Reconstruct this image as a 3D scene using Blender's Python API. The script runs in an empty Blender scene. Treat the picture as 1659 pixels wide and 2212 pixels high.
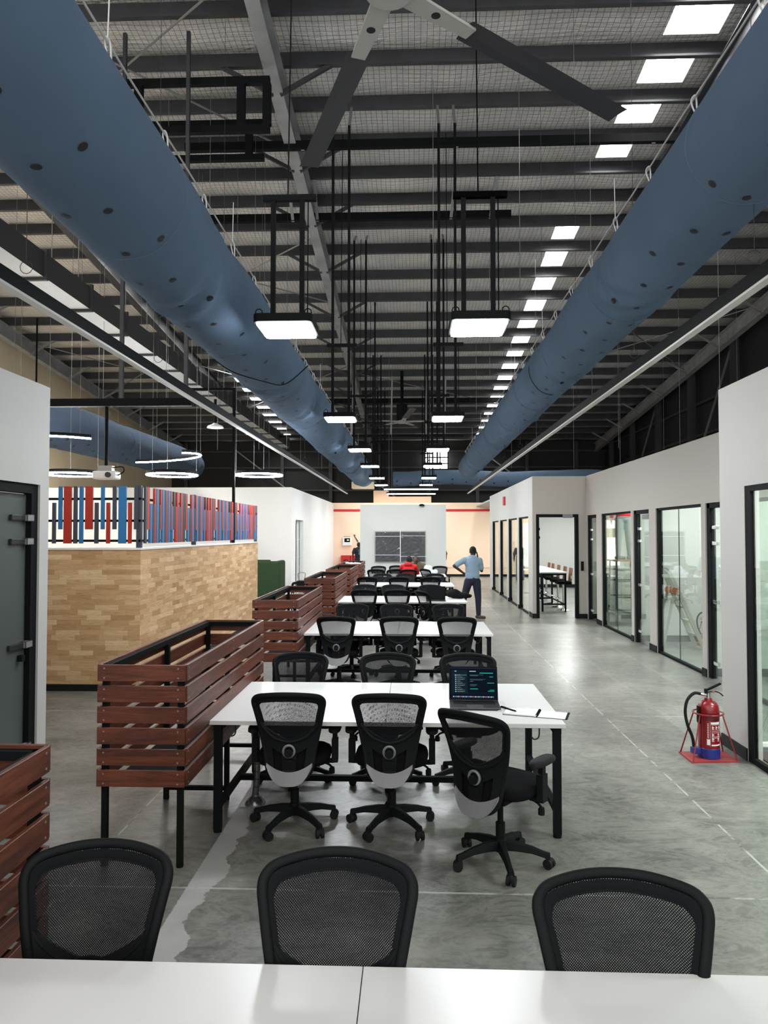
import bpy, bmesh, math, random
from mathutils import Vector, Matrix
random.seed(7)
PI = math.pi
SC = bpy.context.scene
COL = SC.collection

# ------------------------------------------------------------------ camera, world, exposure
FPX = 1560.0
YAW = math.atan(60.5 / FPX); PITCH = math.atan(46.0 / FPX)
camd = bpy.data.cameras.new('camera'); cam = bpy.data.objects.new('camera', camd); COL.objects.link(cam)
cam.location = (0, 0, 2.0); cam.rotation_euler = (PI / 2 + PITCH, 0, YAW)
camd.sensor_fit = 'VERTICAL'; camd.sensor_height = 24; camd.lens = 24 * FPX / 2212
camd.clip_start = 0.05; camd.clip_end = 200
SC.camera = cam
SC.view_settings.view_transform = 'Standard'; SC.view_settings.look = 'None'
SC.view_settings.gamma = 1; SC.view_settings.use_curve_mapping = False
SC.view_settings.exposure = 0.42
world = bpy.data.worlds.new('world'); SC.world = world; world.use_nodes = True
world.node_tree.nodes['Background'].inputs[0].default_value = (1, .985, .96, 1)
world.node_tree.nodes['Background'].inputs[1].default_value = 1.5
PANEL_E = 66.0      # high-bay LED panels
RING_E = 120.0        # ring pendants
SKY_E = 26.0         # roof lights (daylight)
ROOM_E = 58.0        # LED panels in the glazed rooms
TUBE_E = 14.0

# ------------------------------------------------------------------ materials
def mat(name, col, rough=.5, metal=0.0, spec=.5, emit=None, estr=0, noise=None, bump=None, coat=0):
    m = bpy.data.materials.new(name); m.use_nodes = True
    nt = m.node_tree; b = nt.nodes['Principled BSDF']
    b.inputs['Base Color'].default_value = (*col, 1); b.inputs['Roughness'].default_value = rough
    b.inputs['Metallic'].default_value = metal; b.inputs['Specular IOR Level'].default_value = spec
    if coat: b.inputs['Coat Weight'].default_value = coat
    if emit: b.inputs['Emission Color'].default_value = (*emit, 1); b.inputs['Emission Strength'].default_value = estr
    if noise or bump:
        tc = nt.nodes.new('ShaderNodeTexCoord')
    if noise:   # (scale, amount)
        n = nt.nodes.new('ShaderNodeTexNoise'); n.inputs['Scale'].default_value = noise[0]; n.inputs['Detail'].default_value = 6
        nt.links.new(tc.outputs['Object'], n.inputs['Vector'])
        r = nt.nodes.new('ShaderNodeValToRGB')
        a = noise[1]
        r.color_ramp.elements[0].position = .3; r.color_ramp.elements[1].position = .7
        r.color_ramp.elements[0].color = (*[c * (1 - a) for c in col], 1)
        r.color_ramp.elements[1].color = (*[min(1, c * (1 + a)) for c in col], 1)
        nt.links.new(n.outputs['Fac'], r.inputs['Fac']); nt.links.new(r.outputs['Color'], b.inputs['Base Color'])
    if bump:    # (scale, strength, distance)
        n = nt.nodes.new('ShaderNodeTexNoise'); n.inputs['Scale'].default_value = bump[0]; n.inputs['Detail'].default_value = 5
        nt.links.new(tc.outputs['Object'], n.inputs['Vector'])
        bp = nt.nodes.new('ShaderNodeBump'); bp.inputs['Strength'].default_value = bump[1]; bp.inputs['Distance'].default_value = bump[2]
        nt.links.new(n.outputs['Fac'], bp.inputs['Height']); nt.links.new(bp.outputs['Normal'], b.inputs['Normal'])
    return m

def N(nt, t, **k):
    n = nt.nodes.new(t)
    for a, v in k.items():
        if a.startswith('i_'):
            n.inputs[a[2:].replace('_', ' ')].default_value = v
        else: setattr(n, a, v)
    return n
def math_(nt, op, a, b=None, c=None):
    n = nt.nodes.new('ShaderNodeMath'); n.operation = op
    for i, v in enumerate((a, b, c)):
        if v is None: continue
        if isinstance(v, (int, float)): n.inputs[i].default_value = v
        else: nt.links.new(v, n.inputs[i])
    return n.outputs[0]
def mixc(nt, fac, a, b, mode='MIX'):
    n = nt.nodes.new('ShaderNodeMix'); n.data_type = 'RGBA'; n.blend_type = mode
    for s, v in ((0, fac), (6, a), (7, b)):
        if isinstance(v, (int, float)): n.inputs[s].default_value = v
        elif isinstance(v, tuple): n.inputs[s].default_value = v
        else: nt.links.new(v, n.inputs[s])
    return n.outputs[2]
def ramp(nt, fac, *els):
    r = nt.nodes.new('ShaderNodeValToRGB'); e = r.color_ramp.elements
    while len(e) < len(els): e.new(.5)
    for i, (p, c) in enumerate(els):
        e[i].position = p; e[i].color = (*c, 1) if len(c) == 3 else c
    nt.links.new(fac, r.inputs['Fac']); return r.outputs['Color']
def noise(nt, vec, scale, detail=5, rough=.5, dist=0):
    n = nt.nodes.new('ShaderNodeTexNoise'); n.inputs['Scale'].default_value = scale; n.inputs['Detail'].default_value = detail
    n.inputs['Roughness'].default_value = rough; n.inputs['Distortion'].default_value = dist
    nt.links.new(vec, n.inputs['Vector']); return n.outputs['Fac']
def mapping(nt, vec, scale=(1, 1, 1), loc=(0, 0, 0)):
    n = nt.nodes.new('ShaderNodeMapping'); n.inputs['Scale'].default_value = scale; n.inputs['Location'].default_value = loc
    nt.links.new(vec, n.inputs['Vector']); return n.outputs[0]

M = {}
M['wall'] = mat('white_paint', (.475, .475, .46), .65, bump=(60, .05, .004))
M['warm_wall'] = mat('offwhite_paint', (.46, .44, .41), .65)
M['peach'] = mat('peach_paint', (.90, .67, .49), .7)
M['cream'] = mat('cream_gable_paint', (.90, .76, .56), .8, noise=(.6, .05))
M['dark_clad'] = mat('dark_cladding', (.022, .023, .026), .7)
M['black'] = mat('black_powder_coat', (.006, .007, .008), .65, spec=.10)
M['blackp'] = mat('black_plastic', (.007, .008, .009), .6, spec=.14)
M['rubber'] = mat('black_rubber', (.012, .012, .013), .7, spec=.2)
M['skirting'] = mat('black_skirting', (.010, .011, .012), .5, spec=.15)
M['desk_white'] = mat('white_laminate', (.74, .74, .735), .3)
M['edge_grey'] = mat('grey_edge_band', (.62, .62, .6), .5)
M['steel'] = mat('galvanised_steel', (.30, .30, .30), .45, .55)
M['dsteel'] = mat('dark_purlin_steel', (.055, .058, .065), .5, .3, noise=(3, .15))
M['beam'] = mat('grey_painted_rafter', (.32, .325, .335), .55, .1, noise=(2, .2))
M['chrome'] = mat('chrome', (.75, .75, .76), .18, 1)
M['silver'] = mat('silver_plastic', (.20, .205, .21), .4, .1)
M['seat'] = mat('black_seat_fabric', (.007, .007, .008), .95, spec=.08, bump=(300, .3, .002))
M['fabric_edge'] = mat('black_mesh_border', (.008, .009, .011), .85, spec=.1)
M['duct'] = mat('blue_duct_fabric', (.105, .160, .238), .95, spec=.1, bump=(3, .35, .03), noise=(1.2, .06))
M['duct2'] = mat('slate_blue_duct_fabric', (.085, .118, .175), .95, spec=.1, bump=(4, .5, .03))
M['hole'] = mat('duct_nozzle_black', (.004, .005, .008), .7)
M['foil2'] = mat('duct_foil', (.70, .70, .69), .5, .2, bump=(8, .5, .02))
M['ductside'] = mat('duct_dark_wrap', (.035, .037, .038), .6)
M['rope'] = mat('white_cord', (.55, .55, .55), .6)
M['red'] = mat('fire_red', (.21, .003, .007), .3, coat=.3)
M['redp'] = mat('bright_red_paint', (.55, .01, .012), .4)
M['dred'] = mat('dark_red_band', (.10, .004, .006), .4)
M['blue'] = mat('extinguisher_blue', (.012, .022, .20), .4)
M['white'] = mat('white_plastic', (.8, .8, .8), .4)
M['slat_red'] = mat('slat_red', (.43, .022, .009), .5)
M['slat_blue'] = mat('slat_blue', (.02, .16, .38), .5)
M['slat_grey'] = mat('slat_grey', (.045, .052, .07), .5)
M['green'] = mat('green_sofa_fabric', (.030, .055, .026), .95, spec=.1, noise=(40, .15))
M['skin'] = mat('brown_skin', (.055, .028, .018), .55)
M['hair'] = mat('black_hair', (.006, .005, .005), .8)
M['shirt_blue'] = mat('pale_blue_cotton', (.24, .35, .44), .9, bump=(9, .5, .02))
M['navy'] = mat('navy_trousers', (.010, .012, .03), .85)
M['shoe'] = mat('brown_shoe', (.06, .04, .03), .6)
M['hood'] = mat('red_hoodie', (.55, .012, .015), .9, bump=(10, .5, .02))
M['olive'] = mat('olive_shirt', (.09, .075, .045), .9)
M['black_tee'] = mat('black_tee', (.012, .012, .014), .9)
M['print'] = mat('grey_blue_print', (.10, .16, .20), .9)
M['white_shirt'] = mat('white_shirt', (.6, .6, .62), .9)
M['brown_shirt'] = mat('dark_brown_shirt', (.03, .018, .015), .9)
M['grey_cloth'] = mat('grey_cloth', (.15, .165, .17), .9)
M['orange_wood'] = mat('tan_stool_veneer', (.24, .085, .03), .4)
M['alu'] = mat('pale_aluminium', (.34, .34, .30), .4, .5)
M['paper'] = mat('paper', (.85, .85, .83), .8)
M['lap'] = mat('space_grey_aluminium', (.03, .031, .034), .4, .5)
M['bagwhite'] = mat('translucent_white_bag', (.72, .76, .82), .35)
M['backpack'] = mat('black_nylon', (.008, .009, .010), .8, spec=.1, bump=(14, .7, .02))
M['conduit'] = mat('segmented_grey_conduit', (.22, .22, .23), .25, .8)
M['fan_blade'] = mat('fan_blade_grey', (.028, .029, .036), .6, 0)
M['fan_arm'] = mat('fan_arm_light', (.42, .42, .40), .45)
M['peachbox'] = mat('peach_bulkhead', (.75, .5, .33), .7)
M['carpet'] = mat('dark_carpet', (.035, .037, .042), .95, noise=(60, .4))
def emis(name, col, s):
    m = bpy.data.materials.new(name); m.use_nodes = True; nt = m.node_tree
    nt.nodes.remove(nt.nodes['Principled BSDF']); e = nt.nodes.new('ShaderNodeEmission')
    e.inputs[0].default_value = (*col, 1); e.inputs[1].default_value = s
    nt.links.new(e.outputs[0], nt.nodes['Material Output'].inputs[0]); return m
M['led'] = emis('led_panel_light', (.93, .97, 1), PANEL_E)
M['ring'] = emis('ring_light', (.97, .98, 1), RING_E)
M['tube'] = emis('linear_led', (.95, .98, 1), TUBE_E)
M['roomled'] = emis('room_led', (.96, 1, .97), ROOM_E)
M['sky'] = emis('daylight_white', (1, .99, .94), SKY_E)
M['outdoor'] = emis('daylit_window', (1, 1, .92), 3.0)
M['lcd'] = emis('lcd_yellow', (.85, 1, .2), 1.2)
M['white_strip'] = mat('unlit_diffuser', (.62, .62, .6), .5)

def glass(name, tint, refl=1.0, rough=.0):
    m = bpy.data.materials.new(name); m.use_nodes = True; nt = m.node_tree
    nt.nodes.remove(nt.nodes['Principled BSDF'])
    t = N(nt, 'ShaderNodeBsdfTransparent'); t.inputs[0].default_value = (*tint, 1)
    g = N(nt, 'ShaderNodeBsdfGlossy'); g.inputs['Roughness'].default_value = rough; g.inputs[0].default_value = (.9, .95, .92, 1)
    lw = N(nt, 'ShaderNodeLayerWeight'); lw.inputs[0].default_value = .5
    f = math_(nt, 'MULTIPLY', math_(nt, 'ADD', .035, math_(nt, 'MULTIPLY', math_(nt, 'POWER', lw.outputs['Facing'], 5.0), .9)), refl)
    mx = N(nt, 'ShaderNodeMixShader'); nt.links.new(f, mx.inputs[0]); nt.links.new(t.outputs[0], mx.inputs[1]); nt.links.new(g.outputs[0], mx.inputs[2])
    nt.links.new(mx.outputs[0], nt.nodes['Material Output'].inputs[0]); return m
M['glass'] = glass('clear_glass', (.90, .94, .915), 1.3)
M['film'] = glass('clear_film', (.93, .94, .95), 3.0, .12)
M['frost'] = mat('dark_frosted_glass', (.075, .09, .085), .32, spec=.5)
M['white_frost'] = mat('white_frosted_glass', (.62, .66, .64), .3)

def mk_mesh():
    m = bpy.data.materials.new('black_open_mesh'); m.use_nodes = True; nt = m.node_tree; b = nt.nodes['Principled BSDF']
    b.inputs['Base Color'].default_value = (.010, .011, .013, 1); b.inputs['Roughness'].default_value = .8; b.inputs['Specular IOR Level'].default_value = .1
    tc = N(nt, 'ShaderNodeTexCoord'); s = N(nt, 'ShaderNodeSeparateXYZ'); nt.links.new(tc.outputs['Object'], s.inputs[0])
    k = 2 * PI / .0072
    u = math_(nt, 'SINE', math_(nt, 'MULTIPLY', math_(nt, 'ADD', s.outputs[0], s.outputs[2]), k))
    v = math_(nt, 'SINE', math_(nt, 'MULTIPLY', math_(nt, 'SUBTRACT', s.outputs[0], s.outputs[2]), k))
    h = math_(nt, 'GREATER_THAN', math_(nt, 'ADD', u, v), .68)
    t = N(nt, 'ShaderNodeBsdfTransparent'); mx = N(nt, 'ShaderNodeMixShader')
    nt.links.new(h, mx.inputs[0]); nt.links.new(b.outputs[0], mx.inputs[1]); nt.links.new(t.outputs[0], mx.inputs[2])
    nt.links.new(mx.outputs[0], nt.nodes['Material Output'].inputs[0]); return m
M['mesh'] = mk_mesh()

def mk_floor():
    m = bpy.data.materials.new('polished_concrete'); m.use_nodes = True; nt = m.node_tree; b = nt.nodes['Principled BSDF']
    tc = N(nt, 'ShaderNodeTexCoord'); o = tc.outputs['Object']
    s = N(nt, 'ShaderNodeSeparateXYZ'); nt.links.new(o, s.inputs[0]); X, Y = s.outputs[0], s.outputs[1]
    n1 = noise(nt, mapping(nt, o, (1, 1.2, 1)), 1.1, 8, .66, .25)
    n2 = noise(nt, mapping(nt, o, (1.0, 1.55, 1), (4, 2, 0)), 2.6, 12, .74, .3)
    n3 = noise(nt, mapping(nt, o, (1.2, 3.0, 1), (3, 7, 0)), 13, 8, .75, .3)
    c1 = ramp(nt, n1, (.34, (.088, .089, .083)), (.50, (.140, .140, .127)), (.66, (.205, .201, .180)))
    c2 = ramp(nt, n2, (.22, (.72, .72, .72)), (.5, (1, 1, 1)), (.78, (1.40, 1.39, 1.34)))
    c = mixc(nt, 1.0, c1, c2, 'MULTIPLY')
    c3 = ramp(nt, n3, (.35, (.80, .80, .80)), (.65, (1.22, 1.22, 1.20)))
    c = mixc(nt, .35, c, c3, 'MULTIPLY')
    n4 = noise(nt, mapping(nt, o, (1, 1.5, 1), (9, 1, 0)), 5.5, 14, .82, .6)
    c = mixc(nt, 1.0, c, ramp(nt, n4, (.33, (.66, .66, .665)), (.5, (1, 1, 1)), (.67, (1.42, 1.41, 1.36))), 'MULTIPLY')
    n5 = noise(nt, mapping(nt, o, (1, 1.8, 1), (2, 8, 0)), 2.2, 12, .7, 2.5)
    ridge = math_(nt, 'SUBTRACT', 1, math_(nt, 'MULTIPLY', math_(nt, 'ABSOLUTE', math_(nt, 'SUBTRACT', n5, .5)), 14))
    c = mixc(nt, math_(nt, 'MULTIPLY', math_(nt, 'MAXIMUM', ridge, 0), .28), c, (.36, .355, .33, 1))
    # slightly different slab tone per pour bay
    # pale trench patch with a ragged right edge
    ne = noise(nt, mapping(nt, o, (.0, 1, 1)), 2.2, 8, .65)
    ed = math_(nt, 'ADD', -1.13, math_(nt, 'MULTIPLY', math_(nt, 'SUBTRACT', ne, .5), .42))
    inp = math_(nt, 'MULTIPLY', math_(nt, 'LESS_THAN', X, ed), math_(nt, 'GREATER_THAN', X, math_(nt, 'ADD', -1.29, math_(nt, 'MULTIPLY', n3, .03))))
    pc = ramp(nt, n2, (.3, (.32, .32, .31)), (.7, (.41, .41, .395)))
    c = mixc(nt, math_(nt, 'MULTIPLY', inp, .92), c, pc)
    # scuffed chalky streaks along the corridor
    def streak(x0, w, th):
        d = math_(nt, 'ABSOLUTE', math_(nt, 'SUBTRACT', X, x0))
        l = math_(nt, 'LESS_THAN', d, w)
        return math_(nt, 'MULTIPLY', l, math_(nt, 'GREATER_THAN', n3, th))
    st = math_(nt, 'MAXIMUM', streak(2.77, .035, .52), streak(3.52, .04, .5))
    c = mixc(nt, math_(nt, 'MULTIPLY', st, .20), c, (.5, .5, .47, 1))
    # saw-cut joints
    wob = math_(nt, 'MULTIPLY', math_(nt, 'SUBTRACT', noise(nt, o, 2, 3), .5), .012)
    jx = math_(nt, 'LESS_THAN', math_(nt, 'ABSOLUTE', math_(nt, 'SUBTRACT', math_(nt, 'ADD', X, wob), 2.10)), .008)
    jx2 = math_(nt, 'LESS_THAN', math_(nt, 'ABSOLUTE', math_(nt, 'SUBTRACT', X, -1.95)), .006)
    yy = math_(nt, 'ABSOLUTE', math_(nt, 'SUBTRACT', math_(nt, 'PINGPONG', math_(nt, 'ADD', math_(nt, 'SUBTRACT', Y, 4.09), wob), 1.985), 0))
    jy = math_(nt, 'LESS_THAN', yy, .009)
    # second pour colour: every other bay a touch darker
    j = math_(nt, 'MAXIMUM', math_(nt, 'MAXIMUM', jx, jx2), jy)
    jc = ramp(nt, n2, (.42, (.09, .09, .085)), (.52, (.40, .40, .38)))
    c = mixc(nt, math_(nt, 'MULTIPLY', j, .95), c, jc)
    nt.links.new(c, b.inputs['Base Color'])
    r = ramp(nt, n2, (.25, (.26, .26, .26)), (.75, (.37, .37, .37)))
    r2 = math_(nt, 'ADD', math_(nt, 'MULTIPLY', inp, .22), 0)
    rr = N(nt, 'ShaderNodeSeparateColor'); nt.links.new(r, rr.inputs[0])
    nt.links.new(math_(nt, 'ADD', rr.outputs[0], r2), b.inputs['Roughness'])
    b.inputs['Specular IOR Level'].default_value = .55
    bp = N(nt, 'ShaderNodeBump'); bp.inputs['Strength'].default_value = .12; bp.inputs['Distance'].default_value = .004
    nt.links.new(math_(nt, 'ADD', n2, math_(nt, 'MULTIPLY', inp, .15)), bp.inputs['Height']); nt.links.new(bp.outputs[0], b.inputs['Normal'])
    return m
M['floor'] = mk_floor()

def mk_foil():
    m = bpy.data.materials.new('roof_foil_under_wire_mesh'); m.use_nodes = True; nt = m.node_tree; b = nt.nodes['Principled BSDF']
    tc = N(nt, 'ShaderNodeTexCoord'); o = tc.outputs['Object']
    s = N(nt, 'ShaderNodeSeparateXYZ'); nt.links.new(o, s.inputs[0])
    def grid(v, p, w):
        return math_(nt, 'LESS_THAN', math_(nt, 'ABSOLUTE', math_(nt, 'SUBTRACT', math_(nt, 'FRACT', math_(nt, 'DIVIDE', v, p)), .5)), w)
    g = math_(nt, 'MAXIMUM', grid(s.outputs[0], .11, .040), grid(s.outputs[1], .11, .040))
    n1 = noise(nt, mapping(nt, o, (1.5, .6, 1)), 2.2, 6, .6, .5)
    n2 = noise(nt, mapping(nt, o, (1, 2.5, 1)), 9, 5, .65, 1)
    c = ramp(nt, n1, (.3, (.80, .79, .79)), (.7, (1.0, .975, .94)))
    c = mixc(nt, math_(nt, 'MULTIPLY', g, .8), c, (.06, .06, .065, 1))
    nt.links.new(c, b.inputs['Base Color']); b.inputs['Metallic'].default_value = .55; b.inputs['Roughness'].default_value = .34
    bp = N(nt, 'ShaderNodeBump'); bp.inputs['Strength'].default_value = .9; bp.inputs['Distance'].default_value = .05
    nt.links.new(math_(nt, 'ADD', n2, math_(nt, 'MULTIPLY', noise(nt, mapping(nt, o, (.5, 2.5, 1)), 2.5, 4, .6, 1.5), 1.8)), bp.inputs['Height']); nt.links.new(bp.outputs[0], b.inputs['Normal'])
    return m
M['foil'] = mk_foil()

def mk_slatwood(name, sc):
    m = bpy.data.materials.new(name); m.use_nodes = True; nt = m.node_tree; b = nt.nodes['Principled BSDF']
    tc = N(nt, 'ShaderNodeTexCoord'); o = tc.outputs['Object']
    oi = N(nt, 'ShaderNodeObjectInfo')
    v = N(nt, 'ShaderNodeVectorMath', operation='ADD'); nt.links.new(o, v.inputs[0])
    cx = N(nt, 'ShaderNodeCombineXYZ')
    rnd = math_(nt, 'MULTIPLY', oi.outputs['Random'], 37)
    nt.links.new(rnd, cx.inputs[0]); nt.links.new(rnd, cx.inputs[2]); nt.links.new(cx.outputs[0], v.inputs[1])
    n1 = noise(nt, mapping(nt, v.outputs[0], sc), 6, 7, .6, 1.5)
    n2 = noise(nt, mapping(nt, v.outputs[0], tuple(q * 4 for q in sc)), 9, 4, .6, .5)
    c = ramp(nt, n1, (.28, (.040, .010, .005)), (.5, (.115, .028, .012)), (.75, (.22, .060, .025)))
    c = mixc(nt, .5, c, ramp(nt, n2, (.35, (.6, .6, .6)), (.65, (1.3, 1.3, 1.3))), 'MULTIPLY')
    nt.links.new(c, b.inputs['Base Color']); b.inputs['Roughness'].default_value = .48
    return m
M['wood_x'] = mk_slatwood('stained_slat_x', (.25, 3, 3))
M['wood_y'] = mk_slatwood('stained_slat_y', (3, .25, 3))

def mk_block(name, axis):
    m = bpy.data.materials.new(name); m.use_nodes = True; nt = m.node_tree; b = nt.nodes['Principled BSDF']
    tc = N(nt, 'ShaderNodeTexCoord'); s = N(nt, 'ShaderNodeSeparateXYZ'); nt.links.new(tc.outputs['Object'], s.inputs[0])
    cv = N(nt, 'ShaderNodeCombineXYZ'); nt.links.new(s.outputs[axis], cv.inputs[0]); nt.links.new(s.outputs[2], cv.inputs[1])
    row = math_(nt, 'FLOOR', math_(nt, 'DIVIDE', s.outputs[2], .064))
    wn = N(nt, 'ShaderNodeTexWhiteNoise', noise_dimensions='1D'); nt.links.new(row, wn.inputs['W'])
    u = math_(nt, 'ADD', math_(nt, 'DIVIDE', s.outputs[axis], .31), math_(nt, 'MULTIPLY', wn.outputs['Value'], 7))
    col = math_(nt, 'FLOOR', u)
    cb = N(nt, 'ShaderNodeCombineXYZ'); nt.links.new(col, cb.inputs[0]); nt.links.new(row, cb.inputs[1])
    w2 = N(nt, 'ShaderNodeTexWhiteNoise', noise_dimensions='3D'); nt.links.new(cb.outputs[0], w2.inputs['Vector'])
    ad = N(nt, 'ShaderNodeVectorMath', operation='ADD'); nt.links.new(cv.outputs[0], ad.inputs[0])
    sc = N(nt, 'ShaderNodeVectorMath', operation='SCALE'); nt.links.new(w2.outputs['Color'], sc.inputs[0]); sc.inputs['Scale'].default_value = 20
    nt.links.new(sc.outputs[0], ad.inputs[1])
    g = noise(nt, mapping(nt, ad.outputs[0], (2.2, 18, 1)), 2.2, 6, .6, 1.6)
    base = ramp(nt, w2.outputs['Value'], (0, (.46, .27, .125)), (.35, (.56, .35, .175)), (.7, (.64, .425, .235)), (1, (.74, .54, .32)))
    gr = ramp(nt, g, (.3, (.66, .60, .52)), (.5, (1, 1, 1)), (.75, (1.1, 1.1, 1.1)))
    c = mixc(nt, .75, base, gr, 'MULTIPLY')
    fr = math_(nt, 'FRACT', u); fz = math_(nt, 'FRACT', math_(nt, 'DIVIDE', s.outputs[2], .064))
    e = math_(nt, 'MAXIMUM', math_(nt, 'LESS_THAN', fr, .008), math_(nt, 'LESS_THAN', fz, .03))
    c = mixc(nt, math_(nt, 'MULTIPLY', e, .45), c, (.2, .12, .06, 1))
    nt.links.new(c, b.inputs['Base Color']); b.inputs['Roughness'].default_value = .42
    return m
M['block_x'] = mk_block('rubberwood_blocks_x', 0)
M['block_y'] = mk_block('rubberwood_blocks_y', 1)

# ------------------------------------------------------------------ mesh builder
class MB:
    def __init__(s): s.v = []; s.f = []; s.m = []
    def add(s, vs, fs, mi=0):
        b = len(s.v); s.v += [tuple(p) for p in vs]; s.f += [tuple(i + b for i in f) for f in fs]; s.m += [mi] * len(fs); return s
    def box(s, x0, x1, y0, y1, z0, z1, mi=0):
        vs = [(x0, y0, z0), (x1, y0, z0), (x1, y1, z0), (x0, y1, z0), (x0, y0, z1), (x1, y0, z1), (x1, y1, z1), (x0, y1, z1)]
        return s.add(vs, [(0, 3, 2, 1), (4, 5, 6, 7), (0, 1, 5, 4), (1, 2, 6, 5), (2, 3, 7, 6), (3, 0, 4, 7)], mi)
    def bar(s, p, q, w, h, mi=0, up=(0, 0, 1)):
        p = Vector(p); q = Vector(q); d = (q - p).normalized(); u = Vector(up)
        if abs(d.dot(u)) > .98: u = Vector((0, 1, 0))
        a = d.cross(u).normalized() * (w / 2); b = a.cross(d).normalized() * (h / 2)
        vs = [p - a - b, p + a - b, p + a + b, p - a + b, q - a - b, q + a - b, q + a + b, q - a + b]
        return s.add(vs, [(0, 3, 2, 1), (4, 5, 6, 7), (0, 1, 5, 4), (1, 2, 6, 5), (2, 3, 7, 6), (3, 0, 4, 7)], mi)
    def cyl(s, p, q, r, r2=None, n=16, mi=0, cap=True):
        p = Vector(p); q = Vector(q); d = (q - p).normalized(); r2 = r if r2 is None else r2
        u = Vector((0, 0, 1)) if abs(d.z) < .9 else Vector((1, 0, 0))
        a = d.cross(u).normalized(); b = d.cross(a)
        vs = []
        for c, rr in ((p, r), (q, r2)):
            for i in range(n): t = 2 * PI * i / n; vs.append(c + (a * math.cos(t) + b * math.sin(t)) * rr)
        fs = [(i, i + n, (i + 1) % n + n, (i + 1) % n) for i in range(n)]
        if cap: fs += [tuple(range(n)), tuple(range(2 * n - 1, n - 1, -1))]
        return s.add(vs, fs, mi)
    def tube(s, pts, r, n=8, mi=0, closed=False, flat=1.0, nrm=None):
        pts = [Vector(p) for p in pts]; m = len(pts); vs = []; pa = None
        for i, p in enumerate(pts):
            if closed: d = (pts[(i + 1) % m] - pts[i - 1])
            else: d = pts[min(i + 1, m - 1)] - pts[max(i - 1, 0)]
            d.normalize()
            if nrm is not None: a = d.cross(Vector(nrm)).normalized()
            elif pa is None:
                u = Vector((0, 0, 1)) if abs(d.z) < .9 else Vector((1, 0, 0)); a = d.cross(u).normalized()
            else: a = (pa - d * pa.dot(d)).normalized()
            pa = a; b = d.cross(a); rr = r[i] if isinstance(r, (list, tuple)) else r
            for k in range(n): t = 2 * PI * k / n; vs.append(p + a * math.cos(t) * rr + b * math.sin(t) * rr * flat)
        fs = []
        for i in range(m if closed else m - 1):
            j = (i + 1) % m
            for k in range(n): fs.append((i * n + k, i * n + (k + 1) % n, j * n + (k + 1) % n, j * n + k))
        if not closed: fs += [tuple(range(n - 1, -1, -1)), tuple((m - 1) * n + k for k in range(n))]
        return s.add(vs, fs, mi)
    def lathe(s, prof, c=(0, 0, 0), n=28, mi=0, a0=0, a1=2 * PI):
        full = abs(a1 - a0 - 2 * PI) < 1e-6; k = n if full else n + 1; vs = []
        for r, z in prof:
            for i in range(k): t = a0 + (a1 - a0) * i / n; vs.append((c[0] + r * math.cos(t), c[1] + r * math.sin(t), c[2] + z))
        fs = []
        for j in range(len(prof) - 1):
            for i in range(n if full else n):
                i2 = (i + 1) % k; fs.append((j * k + i, j * k + i2, (j + 1) * k + i2, (j + 1) * k + i))
        return s.add(vs, fs, mi)
    def grid(s, fn, nu, nv, mi=0, skip=None):
        vs = [fn(i / nu, j / nv) for j in range(nv + 1) for i in range(nu + 1)]
        fs = [(j * (nu + 1) + i, j * (nu + 1) + i + 1, (j + 1) * (nu + 1) + i + 1, (j + 1) * (nu + 1) + i)
              for j in range(nv) for i in range(nu) if not (skip and skip((i + .5) / nu, (j + .5) / nv))]
        return s.add(vs, fs, mi)
    def prism(s, pts, z0, z1, mi=0):
        n = len(pts); vs = [(x, y, z0) for x, y in pts] + [(x, y, z1) for x, y in pts]
        return s.add(vs, [tuple(range(n - 1, -1, -1)), tuple(range(n, 2 * n))] + [(i, (i + 1) % n, (i + 1) % n + n, i + n) for i in range(n)], mi)
    def ball(s, c, rx, ry=None, rz=None, n=14, mi=0, rot=None):
        ry = ry or rx; rz = rz or rx; vs = []; c = Vector(c); R = rot or Matrix.Identity(3)
        for j in range(1, n):
            t = PI * j / n
            for i in range(n * 2): a = PI * i / n; vs.append(c + R @ Vector((rx * math.sin(t) * math.cos(a), ry * math.sin(t) * math.sin(a), rz * math.cos(t))))
        vs += [c + R @ Vector((0, 0, rz)), c + R @ Vector((0, 0, -rz))]; k = 2 * n; T = len(vs) - 2
        fs = [(j * k + i, (j + 1) * k + i, (j + 1) * k + (i + 1) % k, j * k + (i + 1) % k) for j in range(n - 2) for i in range(k)]
        fs += [(T, i, (i + 1) % k) for i in range(k)] + [(T + 1, (n - 2) * k + (i + 1) % k, (n - 2) * k + i) for i in range(k)]
        return s.add(vs, fs, mi)
    def cap(s, p, q, r1, r2, n=10):   # tapered capsule for bodies
        p = Vector(p); q = Vector(q); s.cyl(p, q, r1, r2, n=n * 2); s.ball(p, r1, n=n); s.ball(q, r2, n=n); return s
    def build(s, name, mats, parent=None, smooth=False, bevel=0, seg=2, solid=0, loc=None, angle=40):
        me = bpy.data.meshes.new(name); me.from_pydata(s.v, [], s.f)
        if not isinstance(mats, (list, tuple)): mats = [mats]
        for m in mats: me.materials.append(m)
        if len(mats) > 1: me.polygons.foreach_set('material_index', s.m)
        me.validate(); me.update()
        if bevel or solid:
            bm = bmesh.new(); bm.from_mesh(me); bmesh.ops.recalc_face_normals(bm, faces=bm.faces)
            if solid: bmesh.ops.solidify(bm, geom=bm.faces[:], thickness=solid)
            if bevel:
                es = [e for e in bm.edges if len(e.link_faces) == 2 and e.calc_face_angle(0) > math.radians(50)]
                bmesh.ops.bevel(bm, geom=es, offset=bevel, segments=seg, affect='EDGES', profile=.6)
            bm.to_mesh(me); bm.free(); smooth = smooth or seg > 2
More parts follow.
